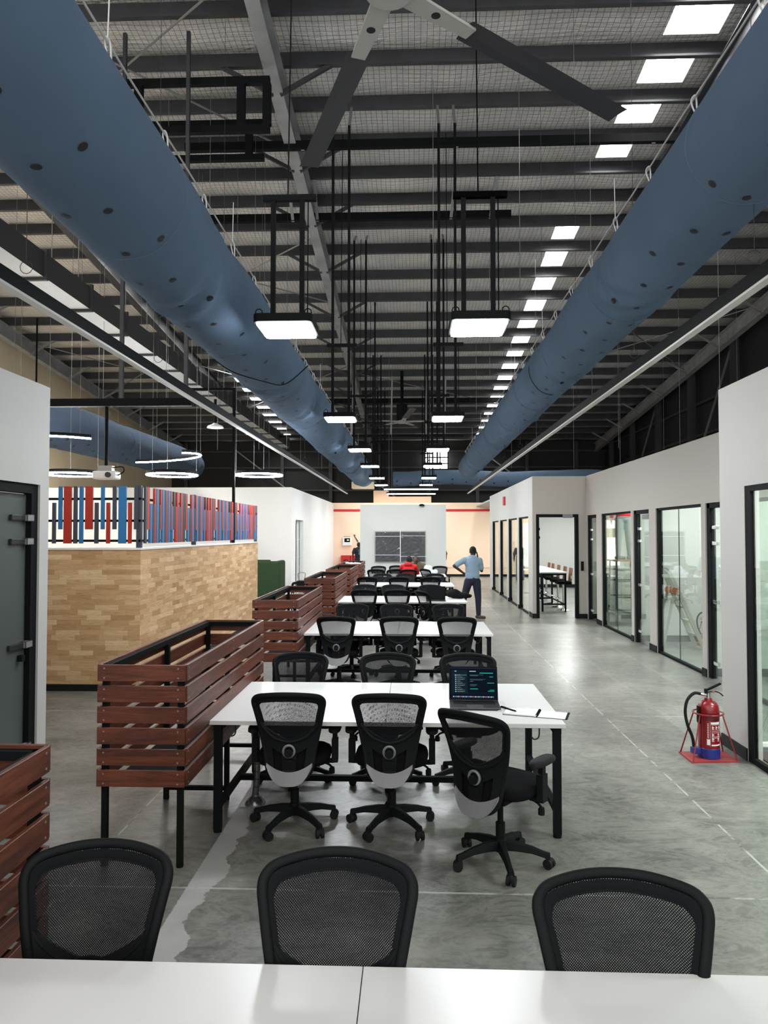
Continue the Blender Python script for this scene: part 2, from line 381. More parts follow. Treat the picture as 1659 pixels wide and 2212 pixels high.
        if smooth:
            me.polygons.foreach_set('use_smooth', [True] * len(me.polygons)); me.set_sharp_from_angle(angle=math.radians(angle))
        o = bpy.data.objects.new(name, me); COL.objects.link(o)
        if parent: o.parent = parent
        if loc: o.location = loc
        return o

def tag(o, label=None, cat=None, group=None, kind=None):
    if label: o['label'] = label
    if cat: o['category'] = cat
    if group: o['group'] = group
    if kind: o['kind'] = kind
    return o
def empty(name, loc=(0, 0, 0), rz=0, label=None, cat=None, group=None):
    o = bpy.data.objects.new(name, None); COL.objects.link(o); o.location = loc; o.rotation_euler = (0, 0, rz)
    o.empty_display_size = .1
    return tag(o, label, cat, group)
KIDS = {}
def copy_tree(o, parent=None):
    c = o.copy(); COL.objects.link(c)
    if parent: c.parent = parent
    for ch in list(o.children): copy_tree(ch, c)
    return c
def place(proto, used, name, x, y, z=0, rz=0, label=None, group=None):
    o = proto if not used else copy_tree(proto)
    o.location = (x, y, z); o.rotation_euler = (0, 0, rz)
    if label: o['label'] = label
    if group: o['group'] = group
    return o
def structure(o, label, kind='structure'):
    o['kind'] = kind; o['label'] = label; return o

def smoothpath(pts, n=6, closed=False):
    P = [Vector(p) for p in pts]; out = []; m = len(P)
    rng = range(m) if closed else range(m - 1)
    for i in rng:
        if closed: p0, p1, p2, p3 = P[i - 1], P[i], P[(i + 1) % m], P[(i + 2) % m]
        else: p0, p1, p2, p3 = P[max(i - 1, 0)], P[i], P[i + 1], P[min(i + 2, m - 1)]
        for k in range(n):
            t = k / n
            out.append(.5 * ((2 * p1) + (p2 - p0) * t + (2 * p0 - 5 * p1 + 4 * p2 - p3) * t * t + (3 * p1 - p0 - 3 * p2 + p3) * t ** 3))
    if not closed: out.append(P[-1])
    return out

# ================================================================== LARGE STRUCTURE
def top(mb, name, mats, label, kind='structure', cat=None, **k):
    o = mb.build(name, mats, **k); o['label'] = label
    if kind: o['kind'] = kind
    if cat: o['category'] = cat
    return o
top(MB().box(-15.2, 12.0, -2, 45, -.12, 0), 'floor', M['floor'], 'polished grey concrete floor with saw-cut joints and a pale patched strip')

# ---- roof: foil sheet sagging between purlins, with roof-light openings
ZR = lambda y: 12.0 - .095 * y
PUR = [-1.2, 0, 1.17, 2.34, 3.5, 4.67, 5.84, 7.0, 8.17, 9.34, 10.5, 11.68, 12.85, 14.03, 15.19, 16.34, 17.46, 18.61, 19.96, 21.56, 23.17, 24.83, 26.37, 27.9, 29.38, 30.96, 32.5, 34.0, 35.5, 37.0, 38.5, 40.0, 41.5, 43.0, 44.5]
def skx(y):
    if y < 18: return (4.05 + (16.3 - y) * .085, 4.70 + (16.3 - y) * .16)
    return (3.80, 4.42)
cells = []   # roof lights (x0,x1,y0,y1)
for i in range(8, len(PUR) - 2):
    y0, y1 = PUR[i], PUR[i + 1]; ym = (y0 + y1) / 2
    if i in (15, 16): continue
    a, b = skx(ym); cells.append((a, b, y0 + .12, y1 - .3))
    if ym > 14: cells.append((-7.9, -7.2, y0 + .12, y1 - .3))
roof = MB()
XS = [-15.2 + .4 * k for k in range(0, 69)]
for i in range(len(PUR) - 1):
    y0, y1 = PUR[i], PUR[i + 1]
    cs = [c for c in cells if y0 < (c[2] + c[3]) / 2 < y1]
    xs = sorted(set([-15.2, 12.0] + [q for c in cs for q in (c[0], c[1])]))
    for a, b in zip(xs[:-1], xs[1:]):
        hole = any(abs(c[0] - a) < 1e-6 and abs(c[1] - b) < 1e-6 for c in cs)
        ys = [y0, y0 + .12] + [y0 + .12 + (y1 - .3 - y0 - .12) * k / 5 for k in range(1, 6)] + [y1 - .15, y1]
        nx = max(1, int((b - a) / .5))
        def zz(x, y):
            t = (y - y0) / (y1 - y0); sag = .17 if not cs else .09
            return ZR(y) - sag * math.sin(PI * min(1, t ** .8)) ** .8 * (1 + .25 * math.sin(x * 2.3 + i)) if 0 < t < 1 else ZR(y)
        vs = [(a + (b - a) * u / nx, y, zz(a + (b - a) * u / nx, y)) for y in ys for u in range(nx + 1)]
        fs = []
        for j in range(len(ys) - 1):
            if hole and ys[j] >= y0 + .11 and ys[j + 1] <= y1 - .29: continue
            for u in range(nx): fs.append((j * (nx + 1) + u, j * (nx + 1) + u + 1, (j + 1) * (nx + 1) + u + 1, (j + 1) * (nx + 1) + u))
        roof.add(vs, fs)
ceil = top(roof, 'ceiling', M['foil'], 'sloping roof lined with silver foil held up by wire mesh', smooth=True)
for (a, b, y0, y1) in cells:     # lit shaft above each opening
    z0, z1 = ZR(y0), ZR(y1); w = MB()
    w.add([(a, y0, z0 - .1), (b, y0, z0 - .1), (b, y1, z1 - .1), (a, y1, z1 - .1), (a, y0, z0 + .22), (b, y0, z0 + .22), (b, y1, z1 + .22), (a, y1, z1 + .22)],
          [(0, 1, 5, 4), (1, 2, 6, 5), (2, 3, 7, 6), (3, 0, 4, 7)])
    sh = w.build('roof_light', M['wall'], ceil)
    MB().add([(a, y0, z0 + .2), (b, y0, z0 + .2), (b, y1, z1 + .2), (a, y1, z1 + .2)], [(0, 1, 2, 3)]).build('roof_light_sheet', M['sky'], sh)
for y in PUR[:-1]:
    z = ZR(y); p = MB()
    p.add([(x, y + dy, z + dz) for x in (-15.1, 11.9) for dy, dz in ((.0, 0), (.0, -.26), (-.08, -.26), (-.08, -.30), (.014, -.30), (.014, 0))],
          [(i, (i + 1) % 6, (i + 1) % 6 + 6, i + 6) for i in range(6)])
    p.build('purlin', M['dsteel'], ceil)
def rafter(x, side, m=M['beam'], braces=True):
    p = MB(); y0, y1 = -1.5, 44.4
    for (w, zt, zb) in ((.24, -.30, -.33), (.03, -.33, -.76), (.24, -.76, -.80)):
        p.add([(x + sx * w / 2, y, ZR(y) + z) for y in (y0, y1) for sx, z in ((-1, zt), (1, zt), (1, zb), (-1, zb))],
              [(0, 1, 2, 3), (4, 7, 6, 5), (0, 4, 5, 1), (1, 5, 6, 2), (2, 6, 7, 3), (3, 7, 4, 0)])
    r = p.build('rafter', m, ceil)
    if braces:
        for i, y in enumerate(PUR[6:-1]):
            if i % 2: continue
            for s in side:
                MB().bar((x + s * .06, y - .03, ZR(y) - .80), (x + s * 1.0, y - .03, ZR(y) - .28), .07, .07).build('fly_brace', M['dsteel'] if x == -2.45 else M['steel'], r)
    return r
rafter(-2.45, (-1, 1)); rafter(-14.35, (1,)); rafter(11.2, (-1,)); rafter(-8.6, (-1, 1), M['dsteel'], False); rafter(5.6, (-1, 1), M['dsteel'], False)
# secondary beams slung under the purlins, with short hangers
def xbeam(x0, x1, y, z, h=.14, hang=(), yh=None):
    o = MB().box(x0, x1, y - .06, y + .06, z, z + h).build('cross_beam', M['black'], ceil)
    for x in hang:
        yy = yh or y + .3
        MB().bar((x, y, z), (x + .05, yy, ZR(yy) - .28), .07, .035).build('hanger_strap', M['steel'], o)
    return o
xbeam(-4.6, 5.6, 14.3, 9.75, .16, (-2.2, .9, 4.8), 15.19)
xbeam(-5.2, 2.4, 17.35, 9.62, .18, (-2.9, -2.3, .95, 1.9), 16.34)
xbeam(-5.8, 2.2, 31.0, 6.15, .10, (-2.6, -.9, .6, 1.4), 30.96)
xbeam(-6, 6, 33.4, 8.05, .22)
for (x0, x1, y, zb, zt, posts) in ((-5.4, -2.45, 12.2, 9.05, 9.78, (-4.75, -2.95, -2.5)), (-5.3, -2.9, 13.9, 9.45, 10.02, (-4.95, -3.2))):
    p = MB().box(x0, x1, y - .05, y + .05, zb - .12, zb).box(x0, x1, y - .05, y + .05, zt, zt + .12)
    for q in posts: p.box(q - .07, q + .07, y - .05, y + .05, zb, zt)
    p.build('ladder_beam', M['black'], ceil)
for (a, b) in (((-8.6, 9.3), (-2.45, 15.2)), ((-8.6, 15.2), (-2.45, 10.5)), ((-8.6, 18.6), (-2.45, 23)), ((-8.6, 24), (-2.45, 18.6)), ((-14.3, 26), (-8.6, 33)), ((-14.3, 33), (-8.6, 27)), ((5.6, 23), (11.2, 30)), ((5.6, 30), (11.2, 23.5)), ((-2.45, 30), (5.6, 36)), ((-8.6, 36), (-2.45, 29)), ((-8.6, 29), (-2.45, 36))):
    MB().cyl((a[0], a[1], ZR(a[1]) - .42), (b[0], b[1], ZR(b[1]) - .42), .02, n=6).build('tie_rod', M['steel'], ceil)
for x in (-12, -10.5, -6.2, -5, -4.2, 0, 1.6, 2.9, 5.2, 6.9, 8.5):   # sag rods / thin drop wires
    for y in (13.3, 20.5, 27):
        MB().cyl((x + y * .03, y, ZR(y) - .25), (x + y * .03, y, 4.4 if abs(x) > 2.7 else 6.5), .005, n=4).build('drop_wire', M['steel'], ceil)

# ---- outer shed walls
top(MB().box(-15.2, -15.0, -2, 45, 0, 12.2), 'wall_left', M['cream'], 'cream painted gable wall on the far left under the sloping roof')
def framed(wall, pts):
    for p, q, w in pts: MB().bar(p, q, w, w).build('girt', M['dsteel'], wall)
wr = top(MB().box(11.8, 12.0, -2, 45, 0, 12.2), 'wall_right', M['dark_clad'], 'dark steel-clad shed wall beyond the white rooms on the right')
for z in (4.3, 5.9, 7.2): MB().box(11.6, 11.8, -2, 44.5, z, z + .10).build('girt', M['dsteel'], wr)
for y in range(6, 44, 4):
    MB().box(11.35, 11.6, y - .12, y + .12, 0, ZR(y) - .5).build('column', M['dsteel'], wr)
for y in (10, 18, 26, 34): MB().bar((11.4, y, ZR(y) - .8), (11.4, y + 4, 4), .06, .06).build('diagonal_brace', M['steel'], wr)
wf = top(MB().box(-15.2, 12, 44.5, 44.7, 0, 8.6), 'wall_far', M['dark_clad'], 'black cladding at the far end of the shed, above the peach wall')
for z in (4.6, 6.0, 7.0): MB().box(-15, 11.8, 44.3, 44.5, z, z + .10).build('girt', M['dsteel'], wf)
for x in range(-14, 12, 3): MB().box(x - .1, x + .1, 44.2, 44.45, 0, 7.6).build('column', M['dsteel'], wf)
for x in (-11, -5, 4): MB().bar((x, 44.2, 7.2), (x + 4, 44.2, 4.2), .07, .07).build('diagonal_brace', M['steel'], wf)
win = top(MB().box(.78, 2.2, 44.05, 44.2, 5.9, 6.98), 'window_1', M['outdoor'], 'bright barred opening with louvre fans high in the far black wall')
g = MB()
for k in range(4): g.box(.78 + k * .47 - .03, .78 + k * .47 + .03, 43.97, 44.04, 5.85, 7.0)
for z in (5.9, 6.25, 6.62, 6.98): g.box(.75, 2.23, 43.97, 44.04, z - .03, z + .03)
for cx in (1.02, 1.9):
    for a in range(5): t = a * 2 * PI / 5; g.bar((cx, 44.0, 6.44), (cx + .3 * math.cos(t), 44.0, 6.44 + .3 * math.sin(t)), .1, .02)
g.build('window_bars', M['black'], win)

# ---- office back wall, left white room, free-standing screen wall
wb = top(MB().box(-3.75, 11.0, 33.6, 33.75, 0, 3.42), 'wall_back', M['peach'], 'peach painted back wall behind the television partition')
MB().box(-3.7, 11, 33.565, 33.6, 3.02, 3.12).build('red_pipe', M['redp'], wb)['label'] = 'red fire pipe along the top'
MB().box(-3.7, 11, 33.57, 33.6, .42, .5).build('dado_rail', M['peach'], wb)
top(MB().box(-3.66, 11, 33.575, 33.598, 0, .11), 'baseboard_back', M['skirting'], 'dark skirting along the peach back wall')
bx = MB().box(-1.8, .9, 33.8, 34.5, 3.4, 3.72).box(-1.8, -1.1, 33.75, 34.5, 3.4, 4.0)
tag(bx.build('bulkhead_box', M['peachbox']), 'peach bulkhead box standing above the peach back wall', 'bulkhead')
lw = MB().box(-14.9, -3.66, 21.8, 21.95, 0, 3.4)
lw.box(-3.78, -3.66, 21.95, 22.75, 0, 3.4).box(-3.78, -3.66, 22.75, 24.2, 2.43, 3.4).box(-3.78, -3.66, 24.2, 33.6, 0, 3.4)
lw.box(-3.95, -3.66, 22.6, 22.75, 0, 2.43)
top(lw, 'wall_left_room', mat('bright_white_paint', (.82, .82, .80), .6), 'white wall of the room beyond the timber screen, far left of the desks')
d = top(MB().box(-3.83, -3.80, 22.7, 24.25, 0, 2.43), 'door_1', M['white_frost'], 'pale frosted doorway in the white wall left of the television partition')
MB().box(-3.80, -3.785, 22.76, 24.19, 1.78, 1.82).box(-3.80, -3.785, 22.76, 24.19, 1.2, 1.22).build('door_rail', M['white'], d)
top(MB().box(-3.66, -3.645, 24.2, 33.55, 0, .1), 'baseboard_left_room', M['skirting'], 'skirting of the white wall on the left')
tv = MB().box(-1.87, 1.22, 26.0, 26.16, 0, 3.03)
top(tv, 'wall_partition', mat('partition_paint', (.62, .63, .61), .6), 'free-standing white partition that carries the wrapped television')

# ---- near left room with frosted glass door
w = MB(); XL = -3.23
w.box(XL - .14, XL, 6.15, 6.30, 0, 3.3).box(XL - .14, XL, -1.5, 6.15, 2.42, 3.3).box(XL - .14, XL, -1.5, 3.2, 0, 2.42)
w.box(-9, XL - .14, 6.15, 6.30, 0, 3.3)
top(w, 'wall_left_near', M['wall'], 'near white wall on the left edge with a dark frosted glass door')
top(MB().box(XL, XL + .012, 6.16, 6.312, 0, .1), 'baseboard_left_near', M['skirting'], 'stub of black skirting at the end of the near left wall')
d = top(MB().box(XL - .09, XL - .02, 6.05, 6.15, 0, 2.42).box(XL - .09, XL - .02, 3.2, 6.05, 2.34, 2.42).box(XL - .09, XL - .02, 3.2, 3.3, 0, 2.34),
        'door_2', M['black'], 'dark frosted glass door in the near left wall')
MB().box(XL - .075, XL - .063, 3.3, 6.04, .01, 2.33).build('door_leaf', M['frost'], d)
for z in (2.13, 1.93, 1.06, .20):
    MB().box(XL - .062, XL - .035, 5.78, 5.98, z - .025, z + .025).box(XL - .06, XL - .015, 5.98, 6.09, z - .03, z + .03, 1).build('patch_hinge', [M['lap'], M['steel']], d, bevel=.006)
MB().box(XL - .062, XL - .02, 5.93, 5.98, .93, .98).build('door_lock', M['black'], d)
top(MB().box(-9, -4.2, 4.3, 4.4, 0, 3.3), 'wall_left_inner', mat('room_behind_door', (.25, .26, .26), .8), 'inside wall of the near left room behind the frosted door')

# ---- timber block screen (half-height enclosure)
XW, YW = -3.45, 9.07
_m = MB().box(-9, XW, YW, YW + .12, 0, 1.79); _m.m = [0, 0, 0, 1, 0, 0]
ww = top(_m, 'wall_timber_front', [M['block_x'], M['block_y']], 'front of the half-height enclosure clad in pale timber blocks')
w2 = top(MB().box(XW - .12, XW, YW + .12, 16.05, 0, 1.79), 'wall_timber_side', M['block_y'], 'long side of the enclosure clad in pale timber blocks')
MB().box(-9, XW + .012, YW - .012, YW + .13, 1.79, 1.815).build('capping', M['white'], ww)
MB().box(XW - .13, XW + .012, YW + .13, 16.07, 1.79, 1.815).build('capping', M['white'], w2)
top(MB().box(-9, XW + .01, YW - .015, YW, 0, .085).box(XW, XW + .012, YW, 16.06, 0, .085), 'baseboard_timber', M['skirting'], 'black skirting below the timber block enclosure')

# ---- near right glazed wall
XN = 2.95
w = MB()
w.box(XN, XN + .13, 6.53, 7.04, 0, 3.38).box(XN, XN + .13, -1.5, 6.53, 2.42, 3.38).box(XN, XN + .13, -1.5, 1.5, 0, 2.42)
w.box(XN + .13, 4.1, 6.97, 7.04, 2.5, 3.38)
top(w, 'wall_right_near', M['wall'], 'near white wall at the right edge beside the red fire extinguisher')
top(MB().box(XN - .014, XN, 6.53, 7.05, 0, .105), 'baseboard_right_near', M['skirting'], 'black skirting behind the red fire extinguisher')
d = top(MB().box(XN + .005, XN + .045, 6.43, 6.53, 0, 2.42).box(XN + .005, XN + .045, 1.5, 6.43, 2.37, 2.42).box(XN + .005, XN + .045, 1.5, 6.43, 0, .05), 'window_2', M['black'], 'tall black-framed glass panel at the right edge')
MB().box(XN + .02, XN + .032, 1.5, 6.43, .05, 2.37).build('glass_pane', M['glass'], d)
d = top(MB().box(XN + .13, 4.1, 6.97, 7.03, 0, .03).box(XN + .13, XN + .16, 6.97, 7.03, 0, 2.5), 'window_3', M['white'], 'inner glass end panel of the near right room')
MB().box(XN + .16, 4.1, 6.995, 7.005, .03, 2.5).build('glass_pane', M['glass'], d)
top(MB().box(XN + .14, 8, -1.5, 6.9, 0, .012), 'floor_carpet', M['carpet'], 'dark carpet inside the near right room')

# ---- long glazed corridor wall on the right
XA = 4.1; HD = 2.42
w = MB()
OPEN = [('window', 7.25, 9.3), ('door', 9.36, 10.27), ('window', 10.42, 12.33), ('door', 12.68, 13.57), ('window', 13.72, 15.83), ('door', 16.25, 17.1)]
yy = 7.0
for k, a, b in OPEN:
    w.box(XA, XA + .12, yy, a, 0, HD); yy = b
w.box(XA, XA + .12, yy, 17.2, 0, HD).box(XA, XA + .12, 7.0, 17.2, HD, 3.35)
top(w, 'wall_corridor', M['warm_wall'], 'long off-white corridor wall with glass doors and windows on the right')
bb = MB(); yy = 7.0
for k, a, b in OPEN: bb.box(XA - .014, XA, yy, a, 0, .11); bb.box(XA - .014, XA + .12, a - .012, a + .0, 0, .11); yy = b
bb.box(XA - .014, XA, yy, 17.2, 0, .11)
top(bb, 'baseboard_corridor', M['skirting'], 'black skirting blocks along the corridor wall')
LBL = ['glass panel of the corridor wall nearest the white pillar', 'glass door partly hidden behind the near white wall',
       'two-pane corridor window with the aluminium step ladder behind it', 'glass door between the two corridor windows',
       'two-pane corridor window with the person on the scaffold behind it', 'narrow glass door in the corner beside the open doorway']
wi = 4; di = 3
for (k, a, b), lab in zip(OPEN, LBL):
    f = MB()
    if k == 'window':
        f.box(XA + .02, XA + .09, b - .075, b, 0, HD).box(XA + .02, XA + .09, a, b, HD - .04, HD).box(XA + .02, XA + .09, a, b, 0, .035).box(XA + .02, XA + .09, a, a + .02, 0, HD)
        o = top(f, 'window_%d' % wi, M['black'], lab); wi += 1
        mid = a + (b - a) * .52
        for p, q in ((a + .02, mid - .006), (mid + .006, b - .07)):
            MB().box(XA + .045, XA + .057, p, q, .035, HD - .04).build('glass_pane', M['glass'], o)
        MB().box(XA + .046, XA + .056, mid - .006, mid + .006, .035, HD - .04).build('seal_strip', M['black'], o)
    else:
        f.box(XA + .02, XA + .10, b - .1, b, 0, HD).box(XA + .02, XA + .10, a, b, HD - .07, HD).box(XA + .02, XA + .10, a, a + .03, 0, HD)
        o = top(f, 'door_%d' % di, M['black'], lab); di += 1
        MB().box(XA + .05, XA + .062, a + .04, b - .11, .012, HD - .08).build('glass_pane', M['glass'], o)
        for z in (2.08, 1.86, 1.06, .22):
            MB().box(XA + .035, XA + .075, b - .27, b - .05, z - .025, z + .025).build('patch_hinge', M['chrome'], o, bevel=.006)
        MB().box(XA + .02, XA + .07, a + .1, a + .45, HD - .17, HD - .08).build('door_closer', M['silver'], o, bevel=.01)

# ---- face with the open doorway, and the far right glazed wall
YC = 17.2
w = MB().box(2.85, 2.93, YC, YC + .12, 0, 3.35).box(3.92, 8.1, YC, YC + .12, 0, 3.35).box(2.93, 3.92, YC, YC + .12, 2.45, 3.35)
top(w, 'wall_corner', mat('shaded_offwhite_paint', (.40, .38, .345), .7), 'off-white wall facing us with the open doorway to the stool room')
top(MB().box(2.84, 2.93, YC - .014, YC, 0, .11).box(3.92, 4.085, YC - .014, YC, 0, .11).box(4.22, 8, YC - .014, YC, 0, .11).box(2.836, 2.85, YC - .014, 17.7, 0, .11), 'baseboard_corner', M['skirting'], 'black skirting beside the open doorway')
d = top(MB().box(2.93, 3.0, YC - .02, YC + .12, 0, 2.45).box(3.85, 3.92, YC - .02, YC + .12, 0, 2.45).box(3.0, 3.85, YC - .02, YC + .12, 2.38, 2.45), 'door_6', M['black'], 'open black-framed doorway to the room with the bar stools')
MB().box(3.55, 3.78, YC - .06, YC - .01, 2.36, 2.45).build('door_closer', M['silver'], d, bevel=.008)
MB().box(3.01, 3.022, YC + .13, YC + 1.0, .01, 2.36).build('glass_pane', M['glass'], d)
for z in (2.1, 1.9): MB().box(2.99, 3.04, YC + .1, YC + .25, z - .03, z + .03).build('patch_hinge', M['black'], d)
acc = MB().box(3.97, 4.035, YC - .03, YC, 1.12, 1.34)
tag(acc.build('card_reader', M['black'], bevel=.008), 'black wall-mounted card reader right of the open doorway', 'card reader')
XB = 2.85
WB = [(17.85, 19.45), (19.75, 21.5), (21.85, 23.55), (23.95, 25.75)]
w = MB(); yy = YC + .12
for a, b in WB: w.box(XB, XB + .12, yy, a, 0, 2.42); yy = b
w.box(XB, XB + .12, yy, 26.6, 0, 2.42).box(XB, XB + .12, YC + .12, 26.6, 2.42, 3.35)
top(w, 'wall_right_far', M['wall'], 'white wall with four tall glass panels beyond the man on the phone')
LB = ['nearest of the four tall glass panels beside the open doorway', 'second nearest of the four tall glass panels in the far right wall', 'third of the four tall glass panels, seen past the standing man', 'farthest and narrowest-looking of the four tall glass panels']
for (a, b), lab in zip(WB, LB):
    o = top(MB().box(XB + .01, XB + .1, b - .1, b, 0, 2.42).box(XB + .02, XB + .09, a, b, 2.38, 2.42).box(XB + .02, XB + .09, a, b, 0, .03).box(XB - .012, XB + .12, b - .02, b + .12, 0, .1), 'window_%d' % wi, M['black'], lab); wi += 1
    m_ = (a + b) / 2
    for p, q in ((a, m_ - .006), (m_ + .006, b - .1)): MB().box(XB + .045, XB + .057, p, q, .03, 2.38).build('glass_pane', M['glass'], o)

# ---- room interiors seen through the glass
for i, (y, x0, lab) in enumerate(((10.33, 4.22, 'white cross wall behind the glass door at the right'), (13.63, 4.22, 'white cross wall behind the step ladder'))):
    top(MB().box(x0, 8, y, y + .08, 0, 3.3), 'wall_room_%d' % (i + 1), M['wall'], lab)
    top(MB().box(x0, 8, y - .014, y, 0, .11), 'baseboard_room_%d' % (i + 1), M['skirting'], 'skirting of the ' + lab)
top(MB().box(8, 8.1, -1.5, 33.6, 0, 3.35), 'wall_room_right', M['wall'], 'outer white wall of the glazed rooms')
top(MB().box(4.6, 8, 27, 27.1, 0, 3.35), 'wall_room_3', M['wall'], 'white wall seen through the open doorway behind the bar table')
top(MB().box(4.6, 8, 26.986, 27, 0, .12), 'baseboard_room_3', M['skirting'], 'black skirting seen through the open doorway')
top(MB().box(4.22, 8.1, 7.04, YC, 3.24, 3.3).box(XB + .13, 8.1, YC + .12, 33.6, 3.24, 3.3).box(XN + .13, 8.1, -1.5, 6.9, 3.24, 3.3), 'ceiling_rooms', M['wall'], 'flat white ceiling of the glazed rooms')
o = top(MB().box(4.95, 5.75, 33.5, 33.58, .3, 2.45), 'window_%d' % wi, M['outdoor'], 'bright daylit window at the back seen through the nearest tall glass panel'); wi += 1
MB().box(5.33, 5.37, 33.46, 33.5, .3, 2.45).box(4.9, 5.8, 33.46, 33.5, 1.75, 1.8).build('window_frame', M['white'], o)
o = top(MB().box(4.5, 4.85, 17.12, 17.19, 1.25, 2.3), 'window_%d' % wi, M['outdoor'], 'small bright window behind the person on the scaffold'); wi += 1
MB().box(4.46, 4.89, 17.1, 17.12, 1.9, 2.12).build('blind', mat('cream_blind', (.7, .62, .42), .8), o)
rl = [(5.2, 8.6, 'near'), (5.4, 11.9, 'ladder'), (5.4, 15.3, 'scaffold'), (4.6, 20.0, 'bar'), (5.6, 24.5, 'bar'), (5.4, 30.5, 'back'), (4.4, 5.6, 'right'), (4.6, 3.0, 'right')]
NM = ['ceiling panel in the corridor room nearest the pillar', 'ceiling panel above the step ladder', 'ceiling panel above the scaffold', 'nearer ceiling panel above the bar table', 'farther ceiling panel above the bar table', 'ceiling panel by the daylit back window', 'ceiling panel in the near right room', 'second ceiling panel in the near right room']
for (x, y, t), nm in zip(rl, NM):
    z = 3.24
    o = tag(MB().box(x - .62, x + .62, y - .32, y + .32, z - .03, z).build('ceiling_light', M['white']), 'square white LED ' + nm, 'ceiling light')
    MB().box(x - .6, x + .6, y - .3, y + .3, z - .036, z - .031).build('diffuser', M['roomled'], o)

# ================================================================== SERVICES UNDER THE ROOF
def duct(name, y0, y1, cx, cz, r, wr, holes, label, axis='y', material='duct', seg=72, sag=0.0, cable=None, hole_r=.032, step=.65, taper=.9):
    """fabric air duct along Y; wr = list of (y, strength) where the cloth bunches"""
    L = y1 - y0; nv = int(L / .07)
    def centre(y):
        s = sum(a * .10 * math.exp(-((y - q) / .8) ** 2) for q, a in wr)
        return cx(y), cz(y) - s * .25
    def rad(y, t):
        k = 1.0; e = min(1, (y1 - y) / taper); k *= .35 + .65 * math.sqrt(max(0, 1 - (1 - e) ** 2))
        for q, a in wr:
            d = y - q; w = math.exp(-(d / .55) ** 2)
            dn = .5 - .5 * math.sin(t + .3 * math.sin(q)); sw = math.exp(-((d + .35 * math.cos(t * 1.0 + q)) / .30) ** 2)
            k *= 1 - a * .045 * w * (1 + .5 * math.sin(t * 3 + q)) + a * sw * (.055 * math.sin(d * 13 + 6.0 * math.sin(t + q)) + .03 * math.sin(d * 34 - 8 * math.cos(t + q))) * (.3 + .7 * dn)
        k *= 1 + .006 * math.sin(t * 7 + y * 1.7) + .012 * math.sin(y * .9 + 2 * t)
        bot = -math.sin(t)
        return r * k * (1 + .02 * bot)
    def pt(y, t, off=0):
        c = centre(y); q = rad(y, t) + off
        x, z = c[0] + q * math.cos(t), c[1] + q * math.sin(t)
        return (x, y, z) if axis == 'y' else (y, x, z)
    m = MB(); m.grid(lambda u, v: pt(y0 + L * v, 2 * PI * u), seg, nv)
    root = m.build(name, M[material], smooth=True, angle=180)
    tag(root, label, 'air duct')
    for q in [y0 + 3 * k + 1.2 for k in range(int(L / 3))]:   # seam rings
        MB().tube([pt(q, 2 * PI * k / 40, .002) for k in range(40)], .004, n=5, closed=True).build('seam', M[material], root)
    i = 0; y = y0 + .2
    while y < y1 - .5:
        for deg in (holes[0] if i % 2 else holes[1]):
            t = math.radians(deg); vs = []
            for k in range(12):
                a = 2 * PI * k / 12
                vs.append(pt(y + hole_r * math.sin(a), t + hole_r * math.cos(a) / r, .006))
            MB().add([pt(y, t, .007)] + vs, [(0, 1 + k, 1 + (k + 1) % 12) for k in range(12)]).build('air_nozzle', M['hole'], root)
        y += step; i += 1
    return root, pt, centre
d1, pt1, c1 = duct('fabric_duct', 1.2, 33.2, lambda y: -2.20, lambda y: 4.60, .485, [(6.9, 1.1), (10.4, .9), (13.5, 1.0), (19, 1.2), (25, 1.3), (31, 1.5)],
                   ((-100.8, -67.8), (-84.4, -50.5)), 'long blue fabric air duct hanging above the timber planters on the left')
d2, pt2, c2 = duct('fabric_duct', 1.2, 32.6, lambda y: 2.49, lambda y: 4.91, .45, [(8.2, 1.0), (11.3, .9), (15.8, 1.1), (21, 1.2), (28, 1.8)],
                   ((-79.2, -112.2), (-95.6, -129.5)), 'long blue fabric air duct hanging above the corridor on the right')
d3, pt3, c3 = duct('fabric_duct', 12, 30.5, lambda y: -9.3, lambda y: 4.86 - .0 * y, .61, [(15, .6), (18, .5), (22, .7), (26, .6), (29, 1)],
                   ((-95, -60), (-80, -45)), 'slate-blue fabric duct sagging along the cream gable wall', material='duct2', hole_r=.045, step=.6)
d4, pt4, c4 = duct('fabric_duct', -.9, 9.5, lambda y: 34.3, lambda y: 4.62 + .05 * math.sin(y), .36, [(0, .9), (1.8, .4), (4.5, .5), (7, .8)],
                   ((-95, -140), (-120, -160)), 'short blue fabric duct running crosswise at the far end', axis='x', hole_r=.04)
def cable(root, x, z, y0, y1, step, pt, ang, cx):
    c = MB().tube([(x, y0 + (y1 - y0) * k / 60, z - .01 * math.sin(k * 1.3)) for k in range(61)], .009, n=6).build('support_cable', M['rope'], root)
    y = y0 + .3
    while y < y1:
        q = pt(y, math.radians(ang)); p = (x, y, z)
        mid = [(p[i] + q[i]) / 2 for i in range(3)]
        k = MB().tube(smoothpath([(p[0], p[1] - .02, p[2] + .02), (p[0] + .02, p[1], p[2] - .02), mid, (p[0] - .02, p[1] + .01, p[2] - .02)], 4, True), .007, n=5, closed=True)
        k.bar(mid, q, .035, .02).bar(p, (p[0], p[1] + .03, p[2] + .5 if y % 4 < 1 else p[2]), .008, .008)
        k.build('clip', M['rope'], root); y += step
cable(d1, -2.10, 5.40, 2.2, 33, 1.16, pt1, 72, None)
cable(d2, 2.34, 5.60, 2.2, 32, 1.16, pt2, 105, None)
MB().tube(smoothpath([(-1.3, 8.95, 4.1), (-1.62, 9.1, 3.9), (-1.95, 9.4, 4.0), (-2.3, 9.2, 4.08), (-2.5, 9.1, 4.2)], 8), .008, n=5).build('loose_cord', M['black'], d1)
MB().tube([pt2(12.6 + .02 * k, math.radians(180 + 9 * k)) for k in range(11)], .01, n=5).build('loose_cord', M['black'], d2)
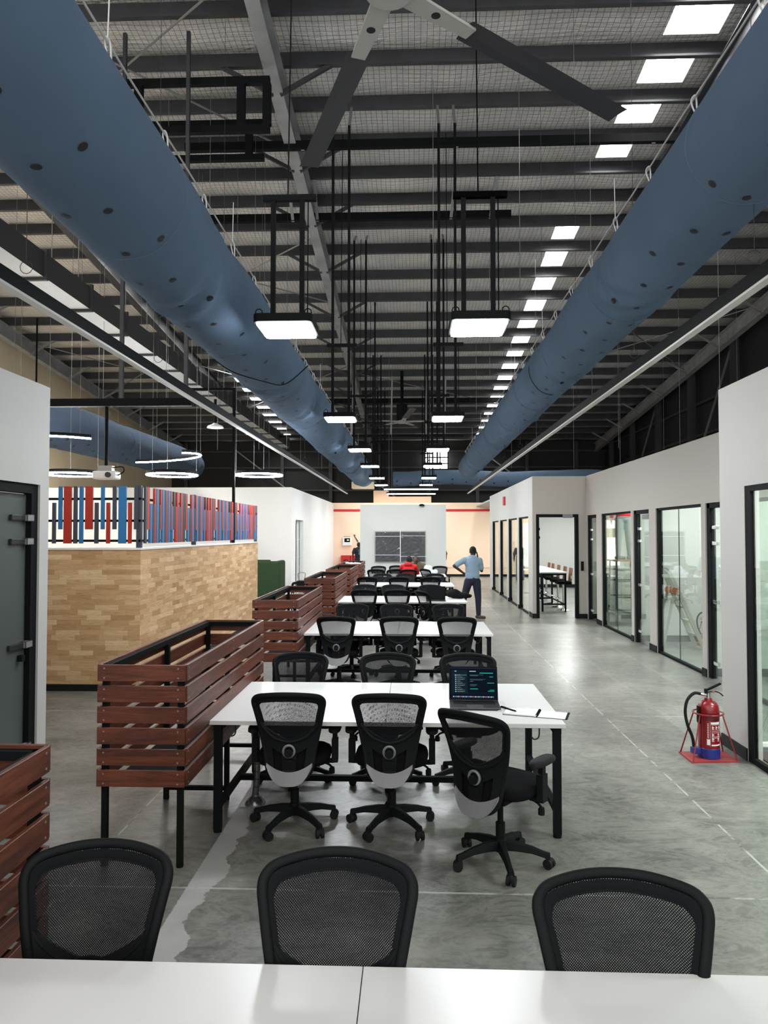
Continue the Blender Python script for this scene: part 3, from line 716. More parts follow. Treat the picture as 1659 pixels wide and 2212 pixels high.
pl = MB().box(-2.75, -1.75, 32.8, 33.6, 4.05, 4.35)
pl = tag(pl.build('duct_plenum', M['cream']), 'cream plenum box under the far end of the left blue duct', 'plenum')

# rectangular foil duct on the left, flanged every 1.6 m
fd = empty('foil_duct', (-5.95, 3, 6.0), label='square foil-wrapped duct with dark sides running above the left light rail', cat='air duct')
for k in range(19):
    ya, yb = 1.6 * k, 1.6 * k + 1.55
    s = MB().box(-.21, .21, ya, yb, 0, .40); s.m = [1, 0, 0, 0, 0, 0]
    s.build('duct_section', [M['ductside'], M['foil2']], fd)
    MB().box(-.255, .255, yb, yb + .06, -.045, .445).build('flange', M['ductside'], fd)
    if k % 2: MB().box(-.24, -.23, yb - .5, yb - .49, .4, 2.6).box(.23, .24, yb - .5, yb - .49, .4, 2.6).build('hanger_rod', M['steel'], fd)

# two long light rails
for x, lab in ((-2.97, 'black light rail with a pale underside below the left blue duct'), (2.54, 'black light rail with a pale underside below the right blue duct')):
    r = tag(MB().box(x - .036, x + .036, 1.0, 33.0, 3.82, 3.93).build('light_rail', M['black']), lab, 'light rail')
    MB().box(x - .036, x + .036, 1.0, 33.0, 3.80, 3.821).build('diffuser', M['white_strip'], r)
    for k in range(11):
        y = 2.5 + 2.9 * k
        w = MB().tube([(x + .05 * math.cos(a * .6), y, 4.05 + .05 * math.sin(a * .6)) for a in range(11)], .003, n=4).cyl((x, y, 4.08), (x, y, ZR(y) - .2), .003, n=4)
        w.build('suspension_wire', M['dsteel'], r)

# high-bay LED panels in pairs on twin posts
def highbay():
    r = empty('highbay_light', label='x', cat='ceiling light', group='twin-post LED panels above the desks')
    def rr(w, h, rad, n=5):
        out = []
        for cx, cy, a in ((w - rad, h - rad, 0), (-w + rad, h - rad, 90), (-w + rad, -h + rad, 180), (w - rad, -h + rad, 270)):
            for k in range(n + 1): t = math.radians(a + 90 * k / n); out.append((cx + rad * math.cos(t), cy + rad * math.sin(t)))
        return out
    MB().prism(rr(.30, .31, .055), .0, .085).build('housing', M['black'], r, bevel=.008)
    MB().prism(rr(.272, .285, .045), -.018, .001).build('diffuser', M['led'], r)
    for s in (-1, 1):
        MB().box(s * .152 - .024, s * .152 + .024, -.024, .024, .08, 1.0).build('post', M['black'], r)
        MB().tube([(s * .25 + .035 * math.cos(a * .63), -.24, .11 + .035 * math.sin(a * .63)) for a in range(10)], .006, n=5, closed=True).build('eye_bolt', M['black'], r)
    return r
hb = highbay(); first = True
HB = [(7.45, -1.30, .69, 5.55), (13.4, -1.33, .66, 9.70), (18.4, -1.33, .66, 9.55), (22.9, -1.33, .65, 9.4), (27.8, -1.35, .65, 8.9), (31.8, -1.35, .62, 8.3)]
ORD = ['nearest', 'second', 'third', 'fourth', 'fifth', 'farthest']
for i, (y, xl, xr, zt) in enumerate(HB):
    for s, x in (('left', xl), ('right', xr)):
        o = place(hb, not first, '', x, y, 4.13, 0, 'lit square LED panel on twin black posts, %s of the six in the %s row' % (ORD[i], s)); first = False
        for c in [c for c in o.children if c.name.startswith('post')]:
            sx = c.data.vertices[0].co.x; sgn = 1 if sum(v.co.x for v in c.data.vertices) > 0 else -1
            nm = MB().box(sgn * .152 - .024, sgn * .152 + .024, -.024, .024, .08, zt - 4.13).build('tmp', M['black']); me = nm.data
            bpy.data.objects.remove(nm); me.name = 'post'; c.data = me
        if i == 0:
            MB().box(-.26, .30, -.03, .03, zt - 4.13 - .06, zt - 4.13).cyl((0, 0, zt - 4.13), (.0, .3, 9.7 - 4.13), .008, n=5).build('top_bar', M['black'], o)
            MB().cyl((.21, .0, .1), (.21, .03, zt - 4.13), .007, n=5).build('power_cord', M['black'], o)
        else:
            m = MB()
            for q in (-.152, .152): m.bar((q, 0, zt - 4.13), (q, .55, ZR(y + .5) - 4.13 - .3), .05, .03)
            m.build('top_bracket', M['steel'], o)
# linear tubes at the far end
for y, w, z, lab in ((29.0, 1.12, 3.78, 'upper of the two glowing linear lights above the partition'), (30.2, 1.05, 3.66, 'lower of the two glowing linear lights above the partition')):
    o = tag(MB().box(-w - .02, w - .05, y - .04, y + .04, z, z + .06).build('linear_light', M['black']), lab, 'ceiling light')
    MB().box(-w, w - .07, y - .035, y + .035, z - .03, z).build('tube', M['tube'], o)
    MB().cyl((-w + .2, y, z), (-w + .2, y, ZR(y) - .2), .006, n=4).cyl((w - .3, y, z), (w - .3, y, ZR(y) - .2), .006, n=4).build('suspension_wire', M['steel'], o)

# ring pendants over the enclosure
def ring(name, pts, closed, label, wires):
    h = MB()
    for q0, q1 in zip(pts, (pts[1:] + pts[:1]) if closed else pts[1:]): h.bar(q0, q1, .022, .06)
    h = h.build(name, M['black'])
    tag(h, label, 'pendant light', 'black ring and arc pendants')
    MB().tube([(p[0], p[1], p[2] - .045) for p in pts], .017, n=8, closed=closed).build('light_strip', M['ring'], h)
    for i in wires: p = pts[i]; MB().cyl((p[0], p[1], p[2]), (p[0], p[1], ZR(p[1]) - .2), .003, n=4).build('suspension_wire', M['steel'], h)
def circ(cx, cy, z, r, a0=0, a1=360, n=48): return [(cx + r * math.cos(math.radians(a0 + (a1 - a0) * k / n)), cy + r * math.sin(math.radians(a0 + (a1 - a0) * k / n)), z) for k in range(n)]
ring('ring_light', circ(-6.85, 14.3, 3.23, .52), True, 'round ring pendant nearest the white wall at the left edge', (0, 16, 32))
ring('ring_light', circ(-4.88, 14.5, 3.23, .50), True, 'round ring pendant right of the projector', (0, 16, 32))
ring('ring_light', circ(-3.12, 14.6, 3.23, .47), True, 'round ring pendant above the end of the slatted screen', (12, 24, 36))
ring('arc_light', smoothpath([(-6.95, 17.9, 3.83), (-6.3, 17.7, 3.83), (-5.5, 17.2, 3.83), (-4.95, 16.6, 3.83), (-4.8, 16.1, 3.83), (-4.95, 15.85, 3.83), (-5.1, 15.8, 3.83)], 8), False, 'open hook-shaped arc pendant below the slate-blue duct', (2, 30))
ring('arc_light', smoothpath([(-7.4, 12.6, 3.83), (-6.9, 12.85, 3.83), (-6.4, 13.05, 3.83), (-6.05, 13.35, 3.83)], 8), False, 'short arc pendant beside the near left wall', (4, 20))

# beam and projector
b = MB().box(-9, -3.7, 11.9, 12.0, 4.14, 4.27)
bm_ = tag(b.build('hanging_beam', M['black']), 'horizontal black beam that carries the projector pole', 'beam')
for x in (-7.5, -4.9, -3.8): MB().box(x - .03, x + .03, 11.92, 11.98, 4.27, ZR(12) - .3).build('hanger', M['dsteel'], bm_)
pr = empty('projector', (-5.17, 12, 2.98), label='white ceiling projector on a long black pole above the slatted screen', cat='projector')
MB().cyl((0, 0, .12), (0, 0, 1.17), .028, n=12).build('pole', M['black'], pr)
MB().box(-.19, .2, -.12, .14, -.07, .07).build('body', M['white'], pr, bevel=.03)
MB().cyl((.09, -.12, .0), (.09, -.16, .0), .045).build('lens', M['lap'], pr)
MB().box(-.12, .12, -.06, .06, .07, .16).build('mount', M['steel'], pr)
MB().tube(smoothpath([(.2, .0, .0), (.3, 0, .06), (.28, 0, .14), (.12, 0, .13)], 6), .01, n=6).build('cable', M['black'], pr)
for x, y, z, e_, lab in ((-4.25, 15.4, 4.28, 5, 'small round dome lamp hanging from a stem above the left light rail'), (-11.3, 17.6, 7.3, 1500, 'added unseen dome lamp to brighten the cream gable wall, nearer us'), (-12.9, 24.2, 6.85, 1500, 'added unseen dome lamp to brighten the cream gable wall, farther off')):  # last two are added out of view, only to brighten the gable wall
    dl = empty('dome_lamp', (x, y, z), label=lab, cat='ceiling light')
    MB().lathe([(.18, .0), (.16, .04), (.08, .07), (.04, .1), (.0, .1)]).build('shade', M['white'], dl, smooth=True)
    MB().lathe([(0, -.02), (.1, -.012), (.165, .004)], n=24).build('diffuser', emis('dome_led_%d' % y, (1, .95, .85), e_), dl)
    MB().cyl((0, 0, .08), (0, 0, ZR(y) - z - .3 if z > 5 else .62), .03, n=10).build('stem', M['black'], dl)
sp = MB().box(-.025, .025, -.025, .025, 0, 3.0)
sp = tag(sp.build('ceiling_post', M['black'], loc=(-3.44, 13.8, 1.816)), 'thin black post rising from the slatted screen to the roof', 'post')
MB().box(-1.2, .0, -.03, .03, 2.95, 3.0).build('top_rail', M['black'], sp)

# ceiling fans
def fan(label, x, y, z, a0):
    f = empty('ceiling_fan', (x, y, z), a0, label=label, cat='ceiling fan')
    MB().cyl((0, 0, .05), (0, 0, .75), .23, n=24).build('motor', M['blackp'], f, bevel=.01)
    MB().cyl((0, 0, .75), (0, 0, ZR(y) - z - .25), .07, n=12).build('stem', M['black'], f)
    MB().cyl((0, 0, -.05), (0, 0, .05), .22, n=24).build('hub', M['fan_arm'], f, bevel=.01)
    for k in range(5):
        t = k * 2 * PI / 5; R = Matrix.Rotation(t, 3, 'Z')
        def tr(p): return tuple(R @ Vector(p))
        ar = MB().prism([(0, -.11), (1.0, -.075), (1.0, .075), (0, .11)], -.015, .015); ar.v = [tr(p) for p in ar.v]
        a_ = ar.build('blade_arm', M['fan_arm'], f, bevel=.004)
        ho = MB().cyl((.55, 0, -.017), (.55, 0, -.0155), .045, n=14); ho.v = [tr(p) for p in ho.v]; ho.build('slot', M['hole'], a_)
        bl = MB(); prof = [(-.13, .012), (-.06, .035), (.04, .03), (.13, -.012), (.04, .008), (-.06, .012)]
        bl.add([(xx, yy, zz) for xx in (.92, 3.35) for yy, zz in prof], [tuple(range(5, -1, -1)), tuple(range(6, 12))] + [(q, (q + 1) % 6, (q + 1) % 6 + 6, q + 6) for q in range(6)])
        bl.v = [tr(p) for p in bl.v]; bl.build('blade', M['fan_blade'], f)
    return f
fan('large ceiling fan nearest us at the top of the photo', -.20, 6.35, 6.9, math.radians(38.5))
fan('far ceiling fan between the two rows of LED panels', -.42, 30.4, 6.70, math.radians(62))

# slatted colour screen on the enclosure
PATT = [(355, 380, 0, 'g'), (400, 428, 1, 'b'), (440, 497, 2, 'r'), (513, 540, 2, 'g'), (556, 584, 2, 'b'), (600, 655, 1, 'r'), (670, 697, 0, 'g'), (716, 742, 1, 'b'), (757, 783, 0, 'r'), (803, 830, 1, 'g'), (847, 903, 2, 'b'), (918, 943, 0, 'r'), (963, 990, 1, 'g')]
CM = {'r': M['slat_red'], 'b': M['slat_blue'], 'g': M['slat_grey']}
CN = {'r': 'red slat', 'b': 'blue slat', 'g': 'grey slat'}
HZ = {0: (1.87, 2.39), 1: (2.05, 2.60), 2: (1.87, 2.60)}
sc = empty('slat_screen', (XW, YW, 1.815), label='screen of red, blue and grey vertical slats on top of the timber enclosure', cat='screen')
for z in (2.44, 2.16, 1.905):
    MB().box(-3.4, 0, .005, .03, z - .015 - 1.815, z + .015 - 1.815).build('rail', M['black'], sc)
    MB().box(-.03, -.005, 0, 6.95, z - .015 - 1.815, z + .015 - 1.815).build('rail', M['black'], sc)
for y in (.0, 2.3, 4.75, 6.85):
    MB().box(-.06, .0, y, y + .06, 0, .80).build('post', M['slat_grey'], sc)
def slat(x0, x1, side, k, c):
    z0, z1 = HZ[k]; z0 -= 1.815; z1 -= 1.815
    m = MB().box(x0, x1, -.022, .004, z0, z1) if side == 0 else MB().box(-.004, .022, x0, x1, z0, z1)
    m.build('slat', CM[c], sc)['label'] = CN[c]
px2m = 9.03 / FPX / 3.318
for a, b, k, c in PATT:
    slat((a - 1010) * px2m, (b - 1010) * px2m, 0, k, c)
unit = [((a - 340) * px2m, (b - 340) * px2m, k, c) for a, b, k, c in PATT]
seq = [(2, 'g'), (1, 'r'), (0, 'b'), (0, 'g'), (2, 'r'), (2, 'b'), (0, 'g'), (1, 'r'), (2, 'b'), (2, 'g'), (2, 'r'), (2, 'b'), (1, 'r'), (0, 'b'), (1, 'g'), (0, 'r'), (2, 'r'), (0, 'b'), (2, 'r'), (2, 'g')]
wd = [.055, .085, .085, .05, .055, .085, .04, .055, .085, .045, .055, .085, .045, .06, .055, .05, .085, .05, .085, .05]
y = .10; i = 0
while y < 6.8:
    k, c = seq[i % 20]; w_ = wd[i % 20]
    slat(y, y + w_, 1, k, c); y += w_ + (.022 if i % 3 else .006); i += 1

# ================================================================== FURNITURE
# ---- slatted planter boxes
PX0, PX1 = -1.88, -1.37
def planter(y0, y1, label, mids=1):
    r = empty('slatted_planter', (PX0, y0, 0), label=label, cat='planter', group='stained timber slat planters on black legs')
    W, L = PX1 - PX0, y1 - y0
    fr = MB()
    for z in (1.19,):
        fr.box(.0, W, .0, .035, z - .03, z + .005).box(0, W, L - .035, L, z - .03, z + .005).box(0, .035, 0, L, z - .03, z + .005).box(W - .035, W, 0, L, z - .03, z + .005)
    fr.box(.03, W - .03, .03, L - .03, .47, .475)
    fr.build('top_frame', M['black'], r)
    ys = [.025 + (L - .05) * k / (mids + 1) for k in range(mids + 2)]
    for k, y in enumerate(ys):
        for x in (.025, W - .025):
            MB().box(x - .017, x + .017, y - .017, y + .017, .02, 1.16).cyl((x, y, 0), (x, y, .022), .022, n=10).build('leg', M['black'], r)
        if k: MB().box(.04, W - .04, y - .015, y + .015, .07, .1).build('cross_rail', M['black'], r)
    for k in range(6):
        z = .484 + .1255 * k; h = .097
        for side in range(4):
            if side == 0: m = MB().box(-.012, W + .012, -.02, .0, z, z + h)
            elif side == 1: m = MB().box(-.012, W + .012, L, L + .02, z, z + h)
            elif side == 2: m = MB().box(-.02, -.0, 0, L, z, z + h)
            else: m = MB().box(W, W + .02, 0, L, z, z + h)
            s = m.build('slat', M['wood_x'] if side < 2 else M['wood_y'], r, bevel=.002, seg=1)
            sc_ = MB()
            if side == 0:
                for x in (.03, W - .03):
                    for zz in (.02, h - .02): sc_.cyl((x, -.0205, z + zz), (x, -.0225, z + zz), .005, n=8)
            elif side == 3:
                for y in ys:
                    for zz in (.02, h - .02): sc_.cyl((W + .0205, min(max(y, .03), L - .03), z + zz), (W + .0225, min(max(y, .03), L - .03), z + zz), .005, n=8)
            if sc_.v: sc_.build('screws', M['steel'], s)
    return r
planter(.4, 2.67, 'stained timber slat planter cut off by the left edge, nearest us')
planter(4.32, 6.56, 'stained timber slat planter left of the nearest full white desk')
planter(8.55, 10.85, 'stained timber slat planter left of the second full desk')
planter(12.7, 14.95, 'stained timber slat planter left of the desk with the backpack')
planter(15.85, 18.2, 'fourth full slat planter, in front of the one with the white cloth')
planter(18.65, 20.8, 'farthest slat planter, with a white cloth on its rim')

# ---- desks
def desk(y0, label, hook=True, d=1.27, x0=-1.355, x1=1.005):
    r = empty('bench_desk', (0, y0, 0), label=label, cat='desk', group='white-topped bench desks on black steel frames')
    xm = (x0 + x1) / 2
    for a, b in ((x0, xm - .0015), (xm + .0015, x1)):
        m = MB().box(a, b, 0, d, .722, .75); m.m = [1, 0, 1, 1, 1, 1]
        m.build('tabletop', [M['desk_white'], M['edge_grey']], r, bevel=.0015, seg=1)
    for x in (x0 + .05, x1 - .05):
        for y in (.05, d - .05):
            MB().box(x - .025, x + .025, y - .025, y + .025, .02, .69).cyl((x, y, 0), (x, y, .022), .028, n=12).build('leg', M['black'], r)
        MB().box(x - .02, x + .02, .07, d - .07, .15, .19).box(x - .025, x + .025, .02, d - .02, .68, .722).build('side_frame', M['black'], r)
    MB().box(x0 + .07, x1 - .07, d / 2 - .02, d / 2 + .02, .15, .19).build('stretcher', M['black'], r)
    MB().box(x0 + .07, x1 - .07, d / 2 - .02, d / 2 + .02, .66, .71).box(x0 + .3, x1 - .3, d / 2 + .05, d / 2 + .2, .60, .61).box(x0 + .3, x1 - .3, d / 2 + .05, d / 2 + .055, .60, .68).build('cable_tray', M['black'], r)
    for x in (xm - .55, xm + .55):
        MB().box(x - .15, x + .15, d / 2 - .055, d / 2 + .055, .7502, .7515).build('cable_flap', M['white'], r, bevel=.0006, seg=1)
    for x in (x0 + .16, x1 - .16):
        MB().tube(smoothpath([(x, .08, .72), (x, .08, .66), (x - .01, .08, .635), (x - .035, .08, .628), (x - .05, .08, .645)], 6), .005, n=6).build('bag_hook', M['lap'], r)
    return r
desk(.85, 'white desk across the bottom of the photo, closest to us', x1=1.07)
desk(4.81, 'white desk with the open dark-screen laptop and notebook')
desk(9.02, 'white desk just behind the laptop desk, with nothing on it')
desk(13.17, 'white desk with the black backpack and the second laptop')
desk(17.2, 'white desk behind the backpack desk, mostly hidden by chairs')
desk(21.15, 'farthest white desk, where the person in the red hoodie sits')

# ---- mesh office chair
HALF = [(0, .395), (.07, .402), (.122, .428), (.152, .485), (.170, .60), (.190, .70), (.210, .80), (.228, .89), (.238, .945), (.230, .978), (.195, 1.002), (.10, 1.018), (0, 1.023)]
def halfw(z):
    pts = HALF[2:11]
    if z <= pts[0][1]: return pts[0][0]
    for (w0, z0), (w1, z1) in zip(pts[:-1], pts[1:]):
        if z0 <= z <= z1: return w0 + (w1 - w0) * (z - z0) / max(1e-6, z1 - z0)
    return pts[-1][0]
def ysurf(x, z):
    t = (z - .4) / .62
    base = -.235 - .045 * math.sin(min(1, t) * PI) * -.9 - .10 * t * t
    return base - .055 * (1 - (x / .245) ** 2)
def chair():
    r = empty('mesh_office_chair', label='x', cat='office chair')
    P = lambda x, z, o=0: (x * .955, ysurf(x, z) + o, .383 + (z - .395) * .908)
    out = [(x, z) for x, z in HALF] + [(-x, z) for x, z in HALF[-2:0:-1]]
    path = smoothpath([P(x, z) for x, z in out], 5, True)
    MB().tube(path, .0165, n=12, closed=True, flat=.75, nrm=(0, 1, 0)).build('back_frame', M['blackp'], r, smooth=True)
    arch = [(-.198, .80), (-.16, .745), (-.10, .695), (0, .668), (.10, .695), (.16, .745), (.198, .80)]
    def zarch(x): return .668 + .132 * (abs(x) / .198) ** 1.6
    def mp(u, v):
        z = .66 + .355 * v; w = min(halfw(min(z, .985)), .235)
        if z > .97: w = .228 - (z - .97) * 1.2
        return P((2 * u - 1) * w, z + (0 if abs(2 * u - 1) < .8 else -.01 * v), .002)
    mb = MB().grid(mp, 16, 12)
    MBm = mb.build('back_mesh', M['mesh'], r, smooth=True)
    bd = [P(x * .94, .70 + (z - .70) * .945 if z > .7 else z, .004) for x, z in ((-.205, .80), (-.222, .88), (-.232, .94), (-.20, .985), (-.10, 1.003), (0, 1.008), (.10, 1.003), (.20, .985), (.232, .94), (.222, .88), (.205, .80))]
    MB().tube(smoothpath(bd, 5), .019, n=6, flat=.22, nrm=(0, 1, 0)).build('mesh_border', M['fabric_edge'], r, smooth=True)
    MB().tube(smoothpath([P(x, z, -.008) for x, z in arch], 6), .013, n=8, flat=1.0, nrm=(0, 1, 0)).build('lumbar_arch', M['blackp'], r, smooth=True)
    # shell below the arch with two recesses
    def sp_(u, v):
        x0 = (2 * u - 1); zb = .41 + .10 * abs(x0) ** 4; w = 1
        zt = .685 + .115 * abs(x0) ** 1.6
        z = zb + (zt - zb) * v; xx = x0 * (halfw(z) - .004)
        return P(xx, z, -.010)
    def skip(u, v):
        x = abs(2 * u - 1); return .28 < x < .72 and .16 < v < .62
    MB().grid(sp_, 26, 20, skip=skip).build('lumbar_shell', M['blackp'], r, smooth=True, solid=.012)
    MB().grid(lambda u, v: P((2 * u - 1) * (.15 - .03 * v), .44 + (.27 - .05 * (2 * u - 1) ** 2) * v, .014), 12, 8).build('inner_pad', M['seat'], r, smooth=True, solid=.012)
    def cr(u, v):
        x = (2 * u - 1); X_ = x * .156; zt = .462 + .055 * x * x; zb = .372 + .125 * abs(x) ** 3.2
        return P(X_, zb + (zt - zb) * v, -.028 + .012 * v)
    MB().grid(cr, 18, 4).build('lower_trim', M['silver'], r, smooth=True, solid=.008)
    yk = ysurf(0, .60) - .012; 
    k = MB().cyl((0, yk, .566), (0, yk - .035, .566), .027, n=20).build('lumbar_knob', M['blackp'], r, bevel=.004)
    MB().tube([(.036 * math.cos(a * PI / 14), yk - .010, .575 + .036 * math.sin(a * PI / 14)) for a in range(28)], .0085, n=6, closed=True).build('knob_ring', M['silver'], k, smooth=True)
    # seat
    s = MB(); n = 28
    def sq(t, a, b, e=3.2):
        c_, s_ = math.cos(t), math.sin(t); return (a * math.copysign(abs(c_) ** (2 / e), c_), b * math.copysign(abs(s_) ** (2 / e), s_))
    rings = [(.0, .437, .55), (.0, .437, .88), (0, .447, .97), (0, .475, 1.0), (0, .498, .97), (0, .512, .86), (0, .508, .5), (0, .505, .02)]
    vs = []
    for _, z, k in rings:
        for i in range(n):
            x, y = sq(2 * PI * i / n, .25 * k, .235 * k); vs.append((x, y + .02, z - .02 * max(0, (y - .1) / .14) ** 2))
    fs = [(j * n + i, j * n + (i + 1) % n, (j + 1) * n + (i + 1) % n, (j + 1) * n + i) for j in range(len(rings) - 1) for i in range(n)] + [tuple(range(n - 1, -1, -1)), tuple(range((len(rings) - 1) * n, len(rings) * n))]
    s.add(vs, fs); s.build('seat', M['seat'], r, smooth=True, angle=70)
    MB().box(-.10, .10, -.12, .14, .385, .437).bar((0, -.10, .41), (0, -.27, .44), .09, .03).bar((0, -.27, .44), (0, -.285, .52), .08, .025).build('tilt_mechanism', M['blackp'], r, bevel=.006)
    MB().tube(smoothpath([(.08, .05, .41), (.2, .05, .40), (.245, .05, .375), (.25, .05, .33)], 5), [.008] * 11 + [.02] * 5, n=8).build('tilt_lever', M['blackp'], r, smooth=True)
    MB().cyl((0, 0, .22), (0, 0, .39), .018, n=14).cyl((0, 0, .12), (0, 0, .24), .029, n=16).build('gas_lift', M['blackp'], r, smooth=True)
    base = MB().cyl((0, 0, .075), (0, 0, .15), .042, .034, n=20)
    cast = []
    for k in range(5):
        t = PI * 2 * k / 5 + PI / 2 + .12; c_, s_ = math.cos(t), math.sin(t)
        pts = [(.02, .125), (.10, .122), (.19, .108), (.26, .088), (.295, .078)]
        vs = []
        for i, (q, z) in enumerate(pts):
            w = (.030, .026, .021, .019, .022)[i]; h = (.042, .036, .028, .024, .03)[i]
            for a, b in ((-w, -h), (w, -h), (w * .6, h * .35), (-w * .6, h * .35)): vs.append((q * c_ - a * s_, q * s_ + a * c_, z + b))
        fs = [(i * 4 + j, i * 4 + (j + 1) % 4, i * 4 + 4 + (j + 1) % 4, i * 4 + 4 + j) for i in range(4) for j in range(4)] + [(0, 1, 2, 3), (16, 19, 18, 17)]
        base.add(vs, fs); cast.append((.288 * c_, .288 * s_, t))
    base.build('five_star_base', M['blackp'], r, bevel=.005, seg=2)
    for x, y, t in cast:
        a = t + 1.1; ux, uy = math.cos(a), math.sin(a)
        m = MB()
        for sgn in (-1, 1): m.cyl((x + ux * .008 * sgn, y + uy * .008 * sgn, .029), (x + ux * .026 * sgn, y + uy * .026 * sgn, .029), .029, n=16)
        m.cyl((x, y, .03), (x, y, .07), .009, n=8).ball((x, y, .038), .024, n=6)
        m.build('caster', M['rubber'], r, smooth=True)
    for sgn in (-1, 1):
        x = .275 * sgn
        a = MB().box(x - .022, x + .022, -.02, .045, .42, .58).box(x - .016, x + .016, -.008, .033, .55, .635).box(min(x, .2 * sgn), max(x, .2 * sgn), -.01, .035, .415, .44).build('armrest_post', M['blackp'], r, bevel=.006)
        m = MB(); nn = 20; vs = []
        for z, k in ((.633, .86), (.640, 1), (.656, 1), (.665, .9), (.668, .6)):
            for i in range(nn):
                px, py = sq(2 * PI * i / nn, .043 * k, .125 * k, 2.8); vs.append((x + px, py + .02, z))
        m.add(vs, [(j * nn + i, j * nn + (i + 1) % nn, (j + 1) * nn + (i + 1) % nn, (j + 1) * nn + i) for j in range(4) for i in range(nn)] + [tuple(range(nn - 1, -1, -1)), tuple(range(4 * nn, 5 * nn))])
        m.build('arm_pad', M['rubber'], a, smooth=True, angle=60)
    return r
CH = chair(); used = False
R = math.radians
def seatc(x, y, rz, label, group):
    global used
    o = place(CH, used, '', x, y, 0, rz, label, group); used = True; return o
G = 'black mesh office chairs around the white desks'
near = PI; # faces us
# (x, y of the base, rotation, label); base sits .35 m ahead of the backrest
def away(x, yb, rz, label): seatc(x + .33 * -math.sin(rz), yb + .33 * math.cos(rz), rz, label, G)       # we see its back
def facing(x, yb, rz, label, hs=1):
    o = seatc(x - .33 * math.sin(rz), yb + .33 * math.cos(rz), rz, label, G); o.scale = (1, 1, hs); return o
pos = {'l': 'left', 'm': 'middle', 'r': 'right'}
facing(-1.01, 2.33, PI + .06, 'big foreground mesh chair at the bottom left, facing us over the nearest desk', 1.02)
facing(-.225, 2.22, PI - .02, 'big foreground mesh chair in the bottom middle, facing us over the nearest desk', 1.055)
facing(.615, 2.20, PI - .05, 'big foreground mesh chair at the bottom right, facing us over the nearest desk', 1.055).scale = (1.07, 1, 1.012)
away(-.80, 4.66, .02, 'left of the two straight chairs seen from behind at the laptop desk')
away(-.15, 4.66, -.03, 'right of the two straight chairs seen from behind, middle seat of the laptop desk')
seatc(.535, 4.47, -.66, 'mesh chair turned to the right in front of the open laptop', G)
facing(-.96, 6.24, PI, 'mesh chair behind the laptop desk, nearest the planter')
facing(-.21, 6.24, PI, 'mesh chair behind the laptop desk, in the middle')
facing(.475, 6.24, PI - .06, 'mesh chair behind the open laptop, facing us')
away(-.94, 8.9, -.03, 'left chair seen from behind at the empty second desk')
away(-.16, 8.9, .02, 'middle chair seen from behind at the empty second desk')
away(.55, 8.9, .0, 'right chair seen from behind at the empty second desk')
facing(-.87, 10.6, PI + .04, 'left chair facing us between the second desk and the backpack desk')
facing(-.23, 10.6, PI - .02, 'middle chair facing us between the second desk and the backpack desk')
facing(.53, 10.6, PI, 'right chair facing us between the second desk and the backpack desk')
away(-.87, 13.1, -.03, 'left chair seen from behind at the backpack desk')
away(-.27, 13.1, .0, 'middle chair seen from behind at the backpack desk')
seatc(.45, 13.05, -1.05, 'chair turned sideways beside the second laptop on the backpack desk', G)
facing(-.95, 14.6, PI, 'left chair facing us just beyond the backpack desk')
facing(-.38, 14.6, PI, 'middle chair facing us just beyond the backpack desk')
facing(.37, 14.6, PI, 'right chair facing us just beyond the backpack desk, behind the laptop')
away(-1.05, 16.9, .0, 'left chair seen from behind at the fourth full desk')
away(-.31, 16.9, .0, 'middle chair seen from behind at the fourth full desk')
away(.43, 16.9, .0, 'right chair seen from behind at the fourth full desk')
facing(-.76, 18.6, PI, 'left chair facing us beyond the fourth full desk')
facing(-.17, 18.6, PI, 'middle chair facing us, with the red hoodie showing through its mesh')
facing(.58, 18.6, PI, 'right chair facing us beyond the fourth full desk')
away(-1.03, 20.5, .05, 'left chair seen from behind at the farthest desk')
seatc(-.64, 20.88, .45, 'turned chair left of the person in the red hoodie', G)
seatc(.62, 21.0, -.9, 'turned chair right of the white plastic bag', G)
facing(-1.06, 22.9, PI, 'chair facing us at the left end of the farthest desk, behind it')
facing(-.50, 23.3, PI - .1, 'chair partly hidden beyond the farthest desk, right of its end chair')
facing(.88, 22.95, PI, 'chair behind the white plastic bag on the farthest desk')
seatc(-.10, 20.75, 0, 'chair the person in the red hoodie sits on', G)
seatc(.30, 22.75, PI, 'chair the person in the olive shirt sits on', G)

